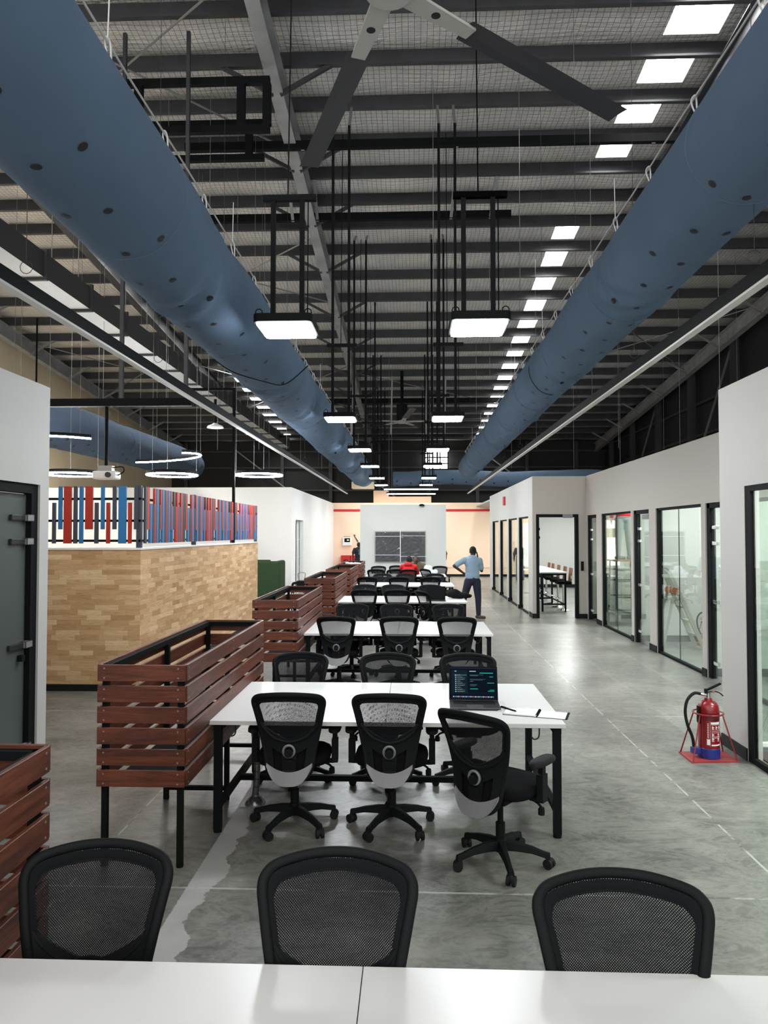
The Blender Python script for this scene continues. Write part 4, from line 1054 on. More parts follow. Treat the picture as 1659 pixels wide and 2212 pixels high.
# ---- things on the desks
def laptop(x, y, rz, label, on):
    r = empty('laptop', (x, y, .7516), rz, label=label, cat='laptop')
    MB().box(-.18, .18, -.125, .125, 0, .014).build('keyboard_base', M['lap'], r, bevel=.004)
    kb = MB().box(-.15, .15, -.0, .10, .0142, .0146)
    for i in range(5):
        for j in range(13): kb.box(-.147 + j * .0228, -.147 + j * .0228 + .019, .003 + i * .019, .003 + i * .019 + .015, .0146, .0162)
    kb.build('keys', M['black'], r)
    MB().box(-.06, .06, -.115, -.02, .0142, .0147).build('trackpad', mat('trackpad', (.08, .08, .085), .3), r)
    A = math.radians(18 if on else 12)
    def pt(u, v, o=0): # u across, v up the lid
        return (u, .125 + math.sin(A) * v + o * math.cos(A) * -1, .014 + math.cos(A) * v - o * math.sin(A) * -1)
    lid = MB()
    for a, b, c, d, o0, o1 in ((-.18, .18, 0, .245, -.006, 0),):
        vs = [pt(a, c, o0), pt(b, c, o0), pt(b, d, o0), pt(a, d, o0), pt(a, c, o1), pt(b, c, o1), pt(b, d, o1), pt(a, d, o1)]
        lid.add(vs, [(0, 3, 2, 1), (4, 5, 6, 7), (0, 1, 5, 4), (1, 2, 6, 5), (2, 3, 7, 6), (3, 0, 4, 7)])
    l = lid.build('lid', M['black'], r)
    def q(m, a, b, c, d, mi, o=.0012): m.add([pt(a, c, o), pt(b, c, o), pt(b, d, o), pt(a, d, o)], [(0, 1, 2, 3)], mi)
    s = MB(); q(s, -.172, .172, .014, .238, 0, .0006)
    if on:
        q(s, -.172, .172, .231, .2345, 1, .001)
        U = lambda f: -.172 + .344 * f
        V = lambda f: .228 - .205 * f
        q(s, U(.03), U(.38), V(.89), V(.05), 5, .0009); 
        q(s, U(.38), U(.97), V(.89), V(.05), 0, .0009)
        q(s, U(.42), U(.56), V(.10), V(.075), 2); q(s, U(.10), U(.14), V(.10), V(.075), 2)
        q(s, U(.09), U(.36), V(.255), V(.20), 6, .001)
        for i in range(9):
            v = .22 + i * .072
            q(s, U(.11), U(.135), V(v + .03), V(v), 2)
            q(s, U(.15), U(.15 + .07 + .05 * ((i * 7) % 3)), V(v + .012), V(v), 3); q(s, U(.15), U(.25 + .04 * ((i * 5) % 3)), V(v + .03), V(v + .02), 4)
        for (a, b, v, h, mi) in ((.64, .93, .13, .035, 7), (.43, .72, .205, .02, 6), (.43, .60, .235, .02, 4), (.85, .93, .27, .025, 7), (.43, .76, .36, .02, 6), (.43, .70, .39, .02, 6), (.43, .50, .44, .02, 4), (.80, .95, .49, .025, 7), (.43, .58, .56, .02, 4), (.43, .55, .60, .02, 6), (.43, .60, .70, .03, 7), (.85, .95, .74, .02, 7), (.81, .95, .78, .025, 7), (.43, .9, .87, .012, 5)):
            q(s, U(a), U(b), V(v + h), V(v), mi)
        for i in range(26):
            q(s, U(.06 + i * .034), U(.06 + i * .034 + .022), .020, .0285, (2, 8, 3, 2, 9, 8, 2, 3)[i % 8], .0012)
        e = lambda n, c, st: emis(n, c, st)
        ms = [e('screen_black', (.004, .008, .014), .8), e('menu_bar', (.02, .03, .05), 1), e('ui_white', (.7, .8, .85), .55), e('ui_grey', (.3, .38, .42), .6), e('ui_dim', (.12, .18, .2), .6), e('ui_panel', (.006, .014, .022), .9), e('ui_slate', (.03, .07, .08), .9), e('ui_teal', (.03, .28, .22), .8), e('ui_blue', (.08, .25, .8), .8), e('ui_red', (.8, .15, .12), .7)]
    else: ms = [M['black']]
    s.build('screen', ms, l)
    return r
laptop(.45, 5.28, -.03, 'open laptop with a dark chat window on its screen, on the nearest full desk', True)
laptop(.44, 13.42, .0, 'second open laptop with a black screen, beside the backpack', False)
nb = empty('spiral_notebook', (.765, 5.10, .7516), -.30, label='open spiral notebook with blank white pages right of the laptop', cat='notebook')
MB().box(-.115, .105, -.09, .09, 0, .010).build('left_page_block', M['paper'], nb, bevel=.001, seg=1)
MB().box(.115, .30, -.09, .09, .0, .004).build('right_page_block', M['paper'], nb, bevel=.001, seg=1)
MB().box(-.121, .114, -.097, .097, -.0006, .0006).box(.112, .315, -.095, .095, -.0006, .0006).box(.30, .315, -.094, .094, .0, .005).build('cover', M['black'], nb)
sp_ = MB()
for i in range(17): sp_.tube([(.110 + .009 * math.cos(a * PI / 4), -.082 + i * .0103, .006 + .009 * math.sin(a * PI / 4)) for a in range(8)], .0016, n=4, closed=True)
sp_.build('spiral_binding', M['black'], nb)
pn = tag(MB().cyl((0, 0, .0075), (.0, .145, .0075), .0062, n=10).cyl((0, -.012, .0075), (0, 0, .0075), .002, .006, n=8).bar((0.0, .09, .0155), (0, .14, .0155), .003, .002).build('pen', M['black'], smooth=True), 'black pen lying across the open notebook', 'pen')
pn.location = (.715, 5.09, .758); pn.rotation_euler = (0, 0, .62)
cb = tag(MB().tube(smoothpath([(.62, 5.45, .757), (.68, 5.36, .756), (.64, 5.26, .756), (.66, 5.18, .757), (.60, 5.12, .757), (.64, 5.07, .757), (.70, 5.05, .765), (.78, 5.08, .765), (.80, 5.15, .765), (.74, 5.19, .765), (.68, 5.18, .765)], 8), .0022, n=5).build('earphone_cable', M['white'], smooth=True), 'thin white cable looped between the laptop and the notebook', 'cable')
ph = MB().box(-.04, .04, -.006, .006, 0, .006)
tag(ph.build('usb_stick', mat('sage_plastic', (.25, .33, .28), .4), bevel=.002, loc=(.70, 5.20, .758)), 'tiny green-grey stick above the notebook page', 'stick')

def blob(name, parts, m, label=None, cat=None, vox=.02, disp=0, dscale=3, parent=None, smooth_it=4, loc=None, kind_of=None):
    """organic shape: union of overlapping rounded pieces, remeshed to one skin"""
    mb = MB(); parts(mb)
    o = mb.build('tmp', m)
    md = o.modifiers.new('r', 'REMESH'); md.mode = 'VOXEL'; md.voxel_size = vox; md.use_smooth_shade = True
    ms = o.modifiers.new('s', 'SMOOTH'); ms.iterations = smooth_it; ms.factor = .5
    if disp:
        tx = bpy.data.textures.new(name + '_wrinkles', 'CLOUDS'); tx.noise_scale = dscale
        dm = o.modifiers.new('d', 'DISPLACE'); dm.texture = tx; dm.strength = disp; dm.texture_coords = 'GLOBAL'
    dg = bpy.context.evaluated_depsgraph_get(); me = bpy.data.meshes.new_from_object(o.evaluated_get(dg))
    om = o.data; bpy.data.objects.remove(o); bpy.data.meshes.remove(om); me.name = name
    n = bpy.data.objects.new(name, me); COL.objects.link(n)
    if parent: n.parent = parent
    if loc: n.location = loc
    return tag(n, label, cat)
def pb(m):
    m.ball((0, 0, .09), .15, .12, .09).ball((.14, .0, .06), .16, .12, .06).ball((-.08, .03, .12), .08, .08, .05).ball((.25, .0, .045), .10, .09, .04)
bp_ = blob('backpack', pb, M['backpack'], 'black backpack slumped on the right end of the third full desk', 'backpack', .015, .03, .12, loc=(.80, 13.95, .752))
MB().tube(smoothpath([(-.18, -.12, .12), (-.1, -.17, .18), (.05, -.16, .16), (.15, -.14, .06)], 6), .014, n=6, flat=.4).build('strap', M['black'], bp_)
def wb_(m): m.ball((0, 0, .10), .16, .12, .10).ball((.05, 0, .2), .12, .1, .10).ball((-.14, .02, .06), .14, .1, .05).ball((.22, .0, .09), .12, .1, .08)
blob('plastic_bag', wb_, M['bagwhite'], 'crumpled translucent white plastic bag on the farthest desk', 'bag', .02, .09, .09, loc=(.42, 21.6, .755))
def cl_(m): m.ball((0, 0, .015), .10, .08, .03).ball((.14, .02, .015), .12, .08, .028).ball((-.1, 0, .03), .05, .05, .03)
blob('white_cloth', cl_, M['white_shirt'], 'white cloth bundled on the rim of the farthest planter', 'cloth', .012, .03, .05, loc=(-1.58, 18.70, 1.20))
c_ = empty('cable_conduit', (-1.16, 5.36, 0), label='segmented grey cable conduit rising from a floor plate under the laptop desk', cat='cable conduit')
MB().box(-.1, .1, -.08, .08, 0, .006).build('floor_plate', M['steel'], c_, bevel=.001, seg=1)
MB().lathe([(.075, .006), (.072, .02), (.05, .045), (.028, .06), (.026, .075), (0, .075)]).build('bell_foot', M['conduit'], c_, smooth=True)
for k in range(11): MB().cyl((.012 * math.sin(k * .5), 0, .078 + k * .056), (.012 * math.sin(k * .5 + .5), 0, .078 + k * .056 + .051), .024, .024, n=14).build('segment', M['conduit'], c_, smooth=True)

# ---- television wrapped in film
t = empty('wrapped_television', (-.60 + .175, 26.0, 1.52), label='large television wrapped in clear film and white tape on the white partition', cat='television')
MB().box(-.89, .89, -.07, -.02, -.53, .53).build('screen', mat('screen_dark', (.02, .022, .027), .4), t, bevel=.01)
MB().box(-.4, .4, -.02, 0, -.3, .3).build('wall_mount', M['black'], t)
random.seed(3)
fo = [(random.uniform(-.9, .9), random.uniform(-.5, .5), random.uniform(0, 6), random.uniform(.3, 1)) for _ in range(18)]
def film(u, v):
    x, z = -.93 + 1.86 * u, -.57 + 1.14 * v
    h = sum(.012 * s * math.exp(-((x - a) ** 2 + (z - b) ** 2) / .12) * math.sin(26 * ((x - a) * math.cos(p) + (z - b) * math.sin(p))) for a, b, p, s in fo)
    return (x, -.085 - abs(h) * 2.4 - .005 * math.sin(30 * x + 14 * z), z)
fm = mat('wrinkled_film', (.14, .15, .16), .14, spec=1.0)
nt = fm.node_tree; tr = N(nt, 'ShaderNodeBsdfTransparent'); mx = N(nt, 'ShaderNodeMixShader', i_Fac=.30)
nt.links.new(tr.outputs[0], mx.inputs[1]); nt.links.new(nt.nodes['Principled BSDF'].outputs[0], mx.inputs[2]); nt.links.new(mx.outputs[0], nt.nodes['Material Output'].inputs[0])
MB().grid(film, 110, 70).build('film_wrap', fm, t, smooth=True)
for a, b, c, d in ((-.005, .020, -.56, .58), (-.91, 0, .365, .378), (.0, .91, .38, .393), (-.91, .0, -.305, -.29), (.0, .91, -.355, -.342)):
    MB().box(a, b, -.125, -.118, c, d).build('tape', M['white'], t)
sl = empty('wall_spotlight', (.35, 25.95, 2.98), label='small spotlight clipped to the top of the white partition', cat='lamp')
MB().box(-.09, .09, -.10, .12, .0, .03).ball((0, -.05, .035), .09, .07, .04).build('body', M['blackp'], sl)

# ---- back wall things
fp = empty('fire_control_box', (-3.02, 33.6, 1.62), label='white alarm control panel with a small yellow display on the peach wall', cat='control panel')
MB().box(-.21, .21, -.12, 0, -.20, .20).build('housing', M['white'], fp, bevel=.03)
MB().box(-.12, .14, -.128, -.12, -.03, .15).build('panel_window', M['black'], fp)
MB().box(.0, .09, -.132, -.128, .04, .09).build('display', M['lcd'], fp)
m = MB()
for k in range(8): m.cyl((-.15 + k * .04, -.06, .2), (-.15 + k * .04, -.06, .25), .012, n=8)
m.build('cable_glands', M['steel'], fp)
rb = empty('fire_hose_cabinet', (-2.85, 33.3, 0), label='red fire hose cabinet standing behind the farthest planter', cat='cabinet')
MB().box(-.42, .0, -.1, .25, .0, .98).build('body', M['redp'], rb, bevel=.01)
MB().box(.02, .4, -.1, .25, .0, .98).build('body', M['redp'], rb, bevel=.01)
MB().box(-.30, -.10, -.112, -.1, .35, .8).build('pane', M['dred'], rb)
al = tag(MB().prism([(0, -.08), (-.06, -.07), (-.07, .12), (0, .14)], 0, .26).build('alarm_sounder', M['redp'], loc=(XB, 22.2, 2.86)), 'red alarm sounder high on the white wall above the tall glass panels', 'alarm')

# ---- green sofa, stool with wire handle
s = empty('high_back_sofa', (-3.86, 19.5, 0), label='green upholstered high-back sofa beyond the timber enclosure', cat='sofa')
MB().box(-1.3, .30, -.18, -.02, .08, 1.25).build('back_panel', M['green'], s, bevel=.07, seg=4)
MB().box(.14, .30, -.04, .75, .08, 1.25).build('side_panel', M['green'], s, bevel=.07, seg=4)
MB().box(-1.3, .14, .0, .75, .22, .46).build('seat', M['green'], s, bevel=.05, seg=4)
for x in (-.62, .02): MB().box(x - .62, x + .0, -.03, .12, .5, 1.28).build('back_cushion', M['green'], s, bevel=.05, seg=3)
m = MB()
for x in (-1.1, .2): m.cyl((x, .05, 0), (x, .05, .1), .025, n=8).cyl((x, .65, 0), (x, .65, .1), .025, n=8)
m.build('feet', M['black'], s)
st = empty('trolley_stand', (-2.25, 14.5, 0), label='small black stand with a wire loop handle behind the second full planter', cat='stand')
m = MB()
for x in (-.15, .15):
    for y in (-.12, .12): m.cyl((x, y, 0), (x, y, .92), .012, n=6)
m.build('frame', M['black'], st)
MB().box(-.06, .14, -.12, .12, .92, 1.05).tube(smoothpath([(-.06, 0, 1.0), (-.14, 0, .99), (-.16, 0, .92), (-.16, 0, .8)], 5), .025, n=8).build('top_body', M['blackp'], st, bevel=.015)
MB().tube(smoothpath([(-.02, 0, 1.04), (-.04, 0, 1.1), (-.04, 0, 1.19), (.04, 0, 1.21), (.10, 0, 1.19), (.09, 0, 1.1), (.06, 0, 1.04)], 6), .009, n=6).build('loop_handle', M['steel'], st)

# ---- fire extinguisher and its stand
def extinguisher(loc, rz, label, slabel, full=True):
    s = empty('extinguisher_stand', loc, rz, label=slabel, cat='stand')
    MB().prism([(-.22, -.14), (.20, -.14), (.22, .16), (-.20, .16)], .0, .012).build('base_plate', mat('worn_red_plate', (.30, .03, .03), .5, noise=(9, .2)), s)
    for p, q in (((-.205, -.13), (-.10, -.05)), ((.19, -.13), (.10, -.05)), ((.205, .15), (.10, .07)), ((-.19, .15), (-.10, .07))):
        MB().cyl((p[0], p[1], .01), (q[0], q[1], .40), .0065, n=8).build('rod', M['red'], s)
    MB().tube([(.128 * math.cos(a * PI / 16), .01 + .128 * math.sin(a * PI / 16), .40) for a in range(32)], .0075, n=6, closed=True).build('ring', M['red'], s)
    e = empty('fire_extinguisher', (loc[0], loc[1], .013), rz, label=label, cat='fire extinguisher')
    MB().lathe([(0, 0), (.085, .0), (.09, .01), (.09, .42), (.085, .455), (.065, .485), (.035, .50), (.03, .52), (.0, .52)], n=36).build('cylinder', M['red'], e, smooth=True)
    MB().lathe([(.088, .0), (.0935, .002), (.0935, .085), (.09, .088)], n=36).build('blue_foot_ring', M['blue'], e, smooth=True)
    MB().box(-.155, -.08, -.035, .035, .03, .085).build('nozzle_clip', M['blue'], e, bevel=.008)
    v = MB().cyl((0, 0, .515), (0, 0, .56), .022, n=14).cyl((0, 0, .54), (-.075, -.0, .555), .012, n=10).build('valve', M['chrome'], e, smooth=True)
    MB().bar((-.02, 0, .585), (.115, 0, .645), .022, .018).bar((-.02, 0, .56), (-.02, 0, .60), .022, .03).build('lever', M['blackp'], e, bevel=.004)
    MB().tube(smoothpath([(.0, 0, .57), (.06, 0, .575), (.105, 0, .56), (.135, 0, .535)], 5), .009, n=6, flat=.6).build('carry_handle', M['blackp'], e)
    MB().tube([(.03, -.014, .575), (.045, -.018, .565), (.05, -.014, .58)], .005, n=5, closed=True).build('safety_pin', mat('orange_tag', (.7, .2, .05), .5), e)
    MB().tube(smoothpath([(-.07, 0, .556), (-.13, 0, .56), (-.19, 0, .50), (-.21, 0, .40), (-.19, 0, .28), (-.15, 0, .18), (-.135, 0, .09)], 7), .0135, n=10).build('hose', M['rubber'], e, smooth=True)
    MB().lathe([(.095, .30), (.097, .31), (.097, .44), (.095, .45)], n=6, a0=2.7, a1=3.5).build('side_guard', M['blackp'], e)
    if full:
        lab = MB(); r = .0912
        def patch(a0, a1, z0, z1, mi, o=0):
            lab.lathe([(r + o, z0), (r + o, z1)], n=max(2, int((a1 - a0) * 12)), mi=mi, a0=a0, a1=a1)
        c0 = -PI / 2 + .1
        patch(c0 - .85, c0 + .95, .335, .40, 1)
        patch(c0 - .80, c0 + .9, .115, .33, 0)
        patch(c0 - .35, c0 + .6, .306, .325, 2, .0006)
        patch(c0 - .30, c0 + .7, .118, .130, 2, .0006)
        patch(c0 - .72, c0 - .44, .125, .175, 2, .0006)
        for i, z in enumerate((.30, .246, .232, .196, .186)): patch(c0 - .3, c0 + .65, z, z + .0025, 2, .0006)
        for z in (.268, .205, .165):
            for k in range(3 if z > .25 else 2):
                a = c0 - .25 + k * (.36 if z > .25 else .6)
                patch(a, a + .07, z, z + .022, 2, .0008); patch(a + .10, a + .18, z + .004, z + .016, 2, .0008); patch(a - .02, a + .2, z - .008, z - .004, 2, .0008)
        for k in range(9): patch(c0 - .66, c0 - .56, .185 + k * .015, .193 + k * .015, 2, .0006)
        patch(c0 - .43, c0 - .415, .115, .33, 2, .0006)
        lab.build('printed_label', [M['red'], M['dred'], M['white']], e, smooth=True)
extinguisher((2.64, 6.60, 0), .08, 'red fire extinguisher with a blue foot ring beside the near right wall', 'red wire stand holding the extinguisher beside the near right wall')
extinguisher((5.33, 13.25, 0), .0, 'small red fire extinguisher inside the glazed room behind the step ladder', 'wire stand of the extinguisher inside the glazed room', False)

# ---- step ladder and scaffold in the rooms
ld = empty('step_ladder', (5.02, 12.9, 0), label='pale aluminium step ladder with red-brown hinges behind the two-pane window', cat='ladder')
A0 = ((0, -.24), (.02, .24))
for k, (dx, dy) in enumerate(A0):
    MB().bar((dx, dy, 0), (-.56, dy * .55, 1.34), .03, .07, up=(1, 0, 0)).build('front_rail', M['alu'], ld)
    MB().bar((-.72, dy * 1.1, 0), (-.47, dy * .65, 1.02), .022, .04, up=(1, 0, 0)).build('rear_leg', M['alu'], ld)
    MB().cyl((-.47, dy * .68 - .025, 1.0), (-.47, dy * .68 + .025, 1.0), .06, n=16).build('hinge', M['orange_wood'], ld)
for k in range(4):
    z = .24 + .24 * k; f = z / 1.34; x = .01 - .57 * f
    MB().box(x - .05, x + .06, -.22 + .1 * f, .22 - .1 * f, z - .012, z + .012).build('step', M['alu'], ld)
MB().tube(smoothpath([(-.54, -.13, 1.30), (-.57, -.12, 1.38), (-.57, .12, 1.38), (-.54, .13, 1.30)], 5), .018, n=8).build('top_loop', M['alu'], ld)
MB().box(-.6, -.35, -.18, .18, .84, .86).build('tray', M['alu'], ld)
sf = empty('scaffold_ladder', (4.58, 16.1, 0), label='tall dark scaffold ladder behind the window left of the corridor glass door', cat='ladder')
for x in (-.16, .3):
    for y in (-.25, .25): MB().bar((x * 1.15, y * 1.3, 0), (x, y, 1.40), .035, .035).build('upright', M['dsteel'], sf)
for z in (.28, .62, .96, 1.2): 
    for y in (-.27, .27): MB().bar((-.18, y, z), (.33, y, z), .03, .03).build('rung', M['dsteel'], sf)
MB().box(-.22, .36, -.3, .3, 1.39, 1.42).build('platform', M['orange_wood'], sf)
MB().box(-.25, .42, -.36, .36, .25, .28).build('lower_shelf', M['alu'], sf)
ct = tag(MB().box(0, .5, 0, .6, .98, 1.02).box(.06, .46, .06, .54, 0, .98).build('counter', M['white_frost']), 'pale counter in the room behind the scaffold', 'counter'); ct.location = (4.25, 16.5, 0)

# ---- bar table and stools
bt = empty('bar_table', (3.95, 18.6, 0), label='bar-height white table on a black frame inside the open doorway', cat='table')
MB().box(-.66, .0, 0, 3.6, .98, 1.01).build('tabletop', M['desk_white'], bt)
for y in (.03, 1.8, 3.5):
    for x in (-.62, -.04): MB().box(x - .022, x + .022, y, y + .045, 0, .98).build('leg', M['black'], bt)
    MB().box(-.6, -.05, y + .005, y + .04, .17, .21).box(-.6, -.05, y + .005, y + .04, .93, .98).build('cross_rail', M['black'], bt)
MB().box(-.055, -.025, .05, 3.5, .17, .2).box(-.055, -.025, .05, 3.5, .93, .98).build('side_rail', M['black'], bt)
def stool():
    r = empty('bar_stool', label='x', cat='bar stool', group='bar stools with tan shell backs along the bar table')
    MB().lathe([(0, .0), (.20, .0), (.20, .012), (.10, .03), (.03, .05), (.03, .06), (0, .06)], n=28).build('round_base', M['chrome'], r, smooth=True)
    MB().cyl((0, 0, .05), (0, 0, .68), .027, n=16).build('column', M['chrome'], r, smooth=True)
    MB().tube([(.03 + .11 * math.cos(PI * .5 + a * PI / 8) - .12, .11 * math.sin(PI * .5 + a * PI / 8), .32) for a in range(9)], .01, n=6).build('foot_rest', M['chrome'], r)
    MB().box(-.19, .19, -.19, .19, .68, .76).build('seat', M['seat'], r, bevel=.03, seg=3)
    MB().grid(lambda u, v: (.17 + .04 * v + .03 * (1 - (2 * u - 1) ** 2), (2 * u - 1) * .19, .70 + .40 * v), 12, 10, skip=lambda u, v: abs(u - .5) < .14 and .30 < v < .52).build('shell_back', M['orange_wood'], r, smooth=True, solid=.014)
    return r
bs = stool(); u_ = False
for i, (y, q) in enumerate(((19.0, 'nearest'), (19.8, 'second'), (20.75, 'third'), (21.7, 'fourth'), (22.4, 'farthest'))):
    place(bs, u_, '', 3.93 + .02 * i, y, 0, 0, 'tan-backed bar stool with a chrome column, %s of five in the doorway' % q); u_ = True

# ================================================================== PEOPLE
def hand(m, wr, d, n, s=1.0, curl=.5):
    """palm plus five fingers from wrist wr, pointing d, palm facing n"""
    wr = Vector(wr); d = Vector(d).normalized(); n = Vector(n); n = (n - d * n.dot(d)).normalized(); a = d.cross(n)
    m.cap(wr, wr + d * .045 * s, .026 * s, .030 * s, n=6)
    for i, (off, L, r) in enumerate(((-.027, .062, .0095), (-.009, .072, .010), (.010, .068, .0095), (.027, .052, .0085))):
        p = wr + d * .070 * s + a * off * s; q = p + (d * (1 - curl * .3) + n * curl * .6) * L * .5 * s; e = q + (d * (.8 - curl) + n * (curl + .2)) * L * .5 * s
        m.cap(wr + d * .03 * s + a * off * .7 * s, p, r * 1.25 * s, r * 1.1 * s, n=5); m.cap(p, q, r * s * 1.05, r * s, n=5); m.cap(q, e, r * s, r * .85 * s, n=5)
    t0 = wr + d * .02 * s - a * .026 * s; t1 = t0 + (d * .5 - a * .7 + n * .25) * .04 * s; m.cap(t0, t1, .013 * s, .012 * s, n=5); m.cap(t1, t1 + (d * .8 + n * .3) * .03 * s, .012 * s, .009 * s, n=5)
def head_parts(m, h, f, s=1.0):
    h = Vector(h); f = Vector(f).normalized(); sd = f.cross(Vector((0, 0, 1))).normalized()
    Rm = Matrix((sd, f, Vector((0, 0, 1)))).transposed()
    m.ball(h + f * .0 + Vector((0, 0, .02)), .078 * s, .096 * s, .105 * s, n=12, rot=Rm)
    m.ball(h + f * .03 - Vector((0, 0, .055)), .055 * s, .062 * s, .06 * s, n=10, rot=Rm)     # jaw
    m.ball(h + f * .098 - Vector((0, 0, .012)), .014 * s, .018 * s, .024 * s, n=6, rot=Rm)      # nose
    m.ball(h + f * .086 - Vector((0, 0, .055)), .024 * s, .010 * s, .010 * s, n=6, rot=Rm)      # lips
    m.ball(h + f * .084 + Vector((0, 0, .028)), .05 * s, .016 * s, .010 * s, n=6, rot=Rm)       # brow
    for e in (-1, 1): m.ball(h + sd * e * .080 * s - Vector((0, 0, .005)), .012 * s, .020 * s, .033 * s, n=6, rot=Rm)
def person(label, J, shirt, trousers, look, sleeve='short', hoodie=False, shoes=None, vox=.012, seated=False):
    o = Vector(J['root']); V = {k: Vector(v) for k, v in J.items()}
    def body(m):
        head_parts(m, V['head'], look)
        m.cap(V['neck'] + Vector((0, 0, -.03)), V['head'] - Vector((0, 0, .04)), .062, .055, n=8)
        m.cap(V['neck'] - Vector((0, 0, .09)), V['pelvis'] + Vector((0, 0, .06)), .11, .12, n=8)
        for s in 'LR':
            m.cap(V['neck'] - Vector((0, 0, .06)), V['sh' + s], .06, .055, n=7); m.cap(V['sh' + s], V['el' + s], .052, .040, n=7); m.cap(V['el' + s], V['wr' + s], .040, .026, n=7)
            hand(m, V['wr' + s], V['hd' + s], V['pn' + s])
            m.cap(V['pelvis'], V['hip' + s], .12, .10, n=8); m.cap(V['hip' + s], V['kn' + s], .085, .058, n=8); m.cap(V['kn' + s], V['an' + s], .054, .036, n=7)
    b = blob('person', body, M['skin'], label, 'person', vox, smooth_it=3)
    def sh(m):
        ch = V['neck'] - Vector((0, 0, .16)); wa = V['pelvis'] + Vector((0, 0, .10)); ax = (V['shR'] - V['shL']).normalized(); f = Vector(look)
        Rm = Matrix((ax, Vector((0, 0, 1)).cross(ax), Vector((0, 0, 1)))).transposed()
        m.ball(ch + Vector((0, 0, .02)), .185, .125, .20, n=12, rot=Rm); m.ball((ch + wa) / 2, .170, .125, .26, n=12, rot=Rm); m.ball(wa, .172, .128, .17, n=12, rot=Rm)
        m.cap(V['neck'] - Vector((0, 0, .045)), V['neck'] - Vector((0, 0, .1)), .075, .10, n=8)
        if hoodie: m.ball(V['neck'] - f * .07 + Vector((0, 0, .0)), .12, .08, .07, n=10, rot=Rm)
        for s in 'LR':
            m.cap(V['neck'] - Vector((0, 0, .075)), V['sh' + s], .075, .072, n=8)
            e = V['el' + s] if sleeve == 'long' else V['sh' + s].lerp(V['el' + s], .72)
            m.cap(V['sh' + s], e, .074, .068, n=8)
            if sleeve == 'long': m.cap(V['el' + s], V['el' + s].lerp(V['wr' + s], .95), .056, .04, n=7)
    blob('hoodie' if hoodie else 'shirt', sh, shirt, vox=.012, smooth_it=3, parent=b, disp=.02, dscale=.10)
    def tr(m):
        m.ball(V['pelvis'], .168, .125, .12, n=10); 
        for s in 'LR':
            m.cap(V['hip' + s], V['kn' + s], .104, .075, n=9); m.cap(V['kn' + s], V['an' + s] + Vector((0, 0, .02)), .074, .056, n=8)
    blob('trousers', tr, trousers, vox=.012, smooth_it=3, parent=b)
    for s in 'LR':
        f = Vector(V.get('toe' + s, look)); f.z = 0; f.normalize(); a = V['an' + s]
        blob('shoe', lambda m: m.cap(a - f * .04 + Vector((0, 0, -.045)), a + f * .15 + Vector((0, 0, -.05)), .045, .038, n=7).ball(a + Vector((0, 0, -.02)), .05, n=7), shoes or M['shoe'], vox=.012, parent=b, smooth_it=2)
    def hr(m):
        h = V['head']; f = Vector(look).normalized(); sd = f.cross(Vector((0, 0, 1))).normalized(); Rm = Matrix((sd, f, Vector((0, 0, 1)))).transposed()
        m.ball(h - f * .018 + Vector((0, 0, .035)), .082, .090, .098, n=12, rot=Rm)
    blob('hair', hr, M['hair'], vox=.01, parent=b, smooth_it=2)
    return b
def stand(x, y, H=1.7, **k):
    """default standing joints (facing +y unless changed), k overrides as offsets from (x,y,0)"""
    d = dict(root=(0, 0, 0), head=(0, .03, H - .125), neck=(0, 0, H - .25), pelvis=(0, 0, .92), hipL=(-.09, 0, .88), hipR=(.09, 0, .88), knL=(-.11, .02, .48), knR=(.11, .02, .48), anL=(-.13, 0, .09), anR=(.13, 0, .09),
             shL=(-.18, 0, H - .31), shR=(.18, 0, H - .31), elL=(-.25, -.03, 1.12), elR=(.25, -.03, 1.12), wrL=(-.25, .08, .88), wrR=(.25, .08, .88), hdL=(0, .2, -1), hdR=(0, .2, -1), pnL=(1, 0, 0), pnR=(-1, 0, 0))
    d.update(k)
    out = {}
    for q, v in d.items(): out[q] = v if q[:2] in ('hd', 'pn', 'to') else (v[0] + x, v[1] + y, v[2])
    return out
J = stand(1.41, 17.0, 1.69, head=(.02, .03, 1.565), neck=(.0, 0, 1.44), shL=(-.175, -.01, 1.375), shR=(.165, .0, 1.365), elL=(-.43, -.08, 1.24), wrL=(-.215, .02, 1.075), hdL=(.7, .35, -.45), pnL=(.4, .8, .2),
          elR=(.225, .10, 1.12), wrR=(.155, .16, 1.36), hdR=(-.12, -.15, 1), pnR=(-1, -.3, 0), pelvis=(.0, 0, .91), hipL=(-.09, 0, .87), hipR=(.095, 0, .87),
          knL=(-.20, .05, .47), anL=(-.30, -.02, .09), knR=(.135, .01, .47), anR=(.14, 0, .095), toeR=(.6, -.4, 0), toeL=(-.3, 1, 0))
ps = person('person in a pale blue T-shirt seen from behind, phone at ear, hand on hip', J, M['shirt_blue'], M['navy'], (.35, .94, 0))
tag(MB().box(-.005, .005, -.03, .03, -.055, .055).build('mobile_phone', M['black'], bevel=.003, loc=(1.535, 17.12, 1.50)), 'black mobile phone held to the ear of the standing person', 'phone').rotation_euler = (-.3, -.15, .3)
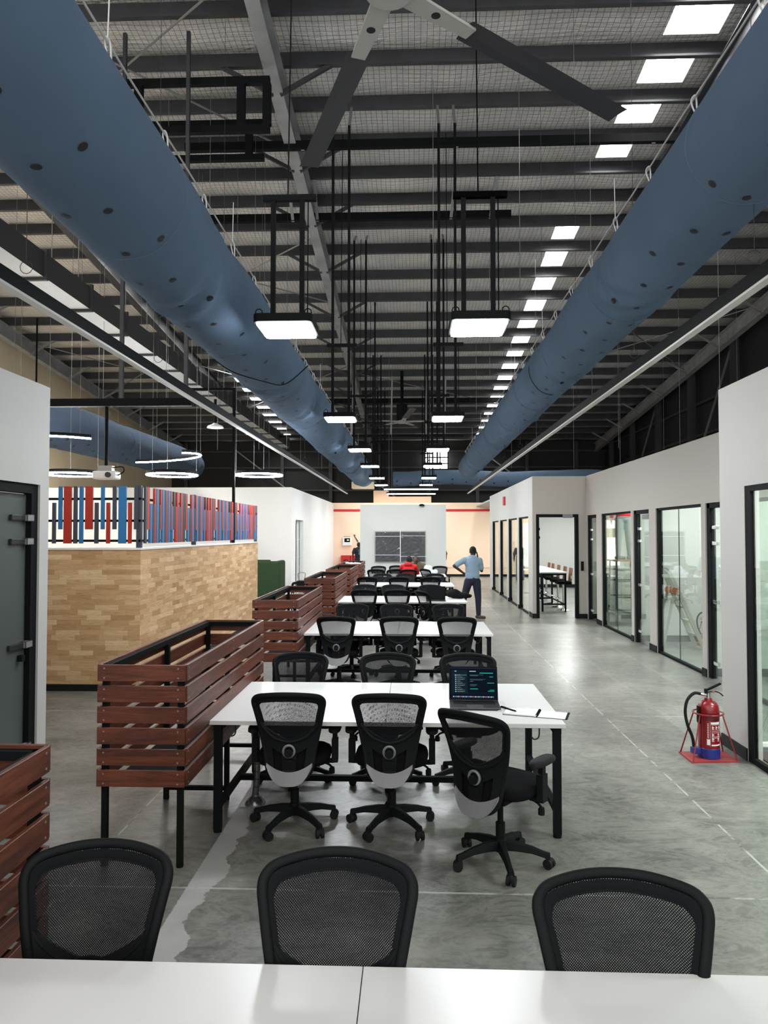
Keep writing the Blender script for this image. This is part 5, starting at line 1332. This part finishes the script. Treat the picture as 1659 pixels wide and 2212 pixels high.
def sit(x, y, dy=1, **k):
    d = dict(root=(0, 0, 0), head=(.0, .10 * dy, 1.21), neck=(0, .03 * dy, 1.10), pelvis=(0, -.05 * dy, .60), hipL=(-.1, 0, .58), hipR=(.1, 0, .58), knL=(-.12, .42 * dy, .56), knR=(.12, .42 * dy, .56), anL=(-.12, .40 * dy, .10), anR=(.12, .40 * dy, .10),
             shL=(-.18, .04 * dy, 1.04), shR=(.18, .04 * dy, 1.04), elL=(-.25, .2 * dy, .86), elR=(.25, .2 * dy, .86), wrL=(-.12, .40 * dy, .80), wrR=(.12, .40 * dy, .80), hdL=(.3, 1 * dy, -.1), hdR=(-.3, 1 * dy, -.1), pnL=(0, 0, -1), pnR=(0, 0, -1))
    d.update(k); out = {}
    for q, v in d.items(): out[q] = v if q[:2] in ('hd', 'pn', 'to') else (v[0] + x, v[1] + y, v[2])
    return out
person('person in a bright red hoodie sitting with their back to us at the farthest desk', sit(-.10, 20.78, head=(.02, .10, 1.215)), M['hood'], M['navy'], (.15, 1, -.1), 'long', True)
person('person in an olive long-sleeved shirt leaning over the farthest desk toward the red hoodie', sit(.25, 22.65, -1, head=(-.14, -.42, 1.16), neck=(-.08, -.36, 1.08), shL=(.10, -.34, 1.02), shR=(-.26, -.32, 1.02), elR=(-.30, -.5, .84), elL=(.24, -.5, .86), wrL=(.12, -.75, .80), wrR=(-.12, -.72, .80), pelvis=(0, .05, .6)), M['olive'], M['navy'], (-.2, -1, -.2), 'long')
b = person('person in a black T-shirt seen from behind just left of the partition', stand(-2.27, 30.8, 1.62), M['black_tee'], M['navy'], (.1, 1, 0))
m = MB()
for k in range(14): m.ball((-2.24 + .07 * math.cos(k * 2.4) * (k % 3) / 2, 30.655, 1.2 + .10 * math.sin(k * 1.7)), .025, .008, .018, n=5)
m.build('shirt_print', M['print'], b)
person('person in a white shirt reaching one arm up beside the alarm panel', stand(-2.12, 32.8, 1.68, shL=(-.18, .05, 1.42), elL=(-.36, .2, 1.62), wrL=(-.52, .35, 1.85), hdL=(-.3, .3, 1), pnL=(0, 1, 0)), M['white_shirt'], M['navy'], (-.2, 1, 0), 'short')
person('person in dark brown and grey, half hidden behind the right edge of the partition', stand(1.19, 31.0, 1.62, pelvis=(0, 0, .9)), M['brown_shirt'], M['grey_cloth'], (0, 1, 0), 'long')
person('person in grey overalls and a red top standing on the scaffold platform', {k: ((v[0], v[1], v[2] + 1.42) if k[:2] not in ('hd', 'pn', 'to') else v) for k, v in stand(4.66, 16.1, 1.72, wrR=(.2, .1, 1.3), elR=(.28, .05, 1.2)).items()}, M['redp'], M['grey_cloth'], (1, .3, 0), 'long')
person('person in pale grey seen through the second nearest tall glass panel', stand(4.10, 29.6, 1.7), M['grey_cloth'], M['grey_cloth'], (0, 1, 0), 'long')
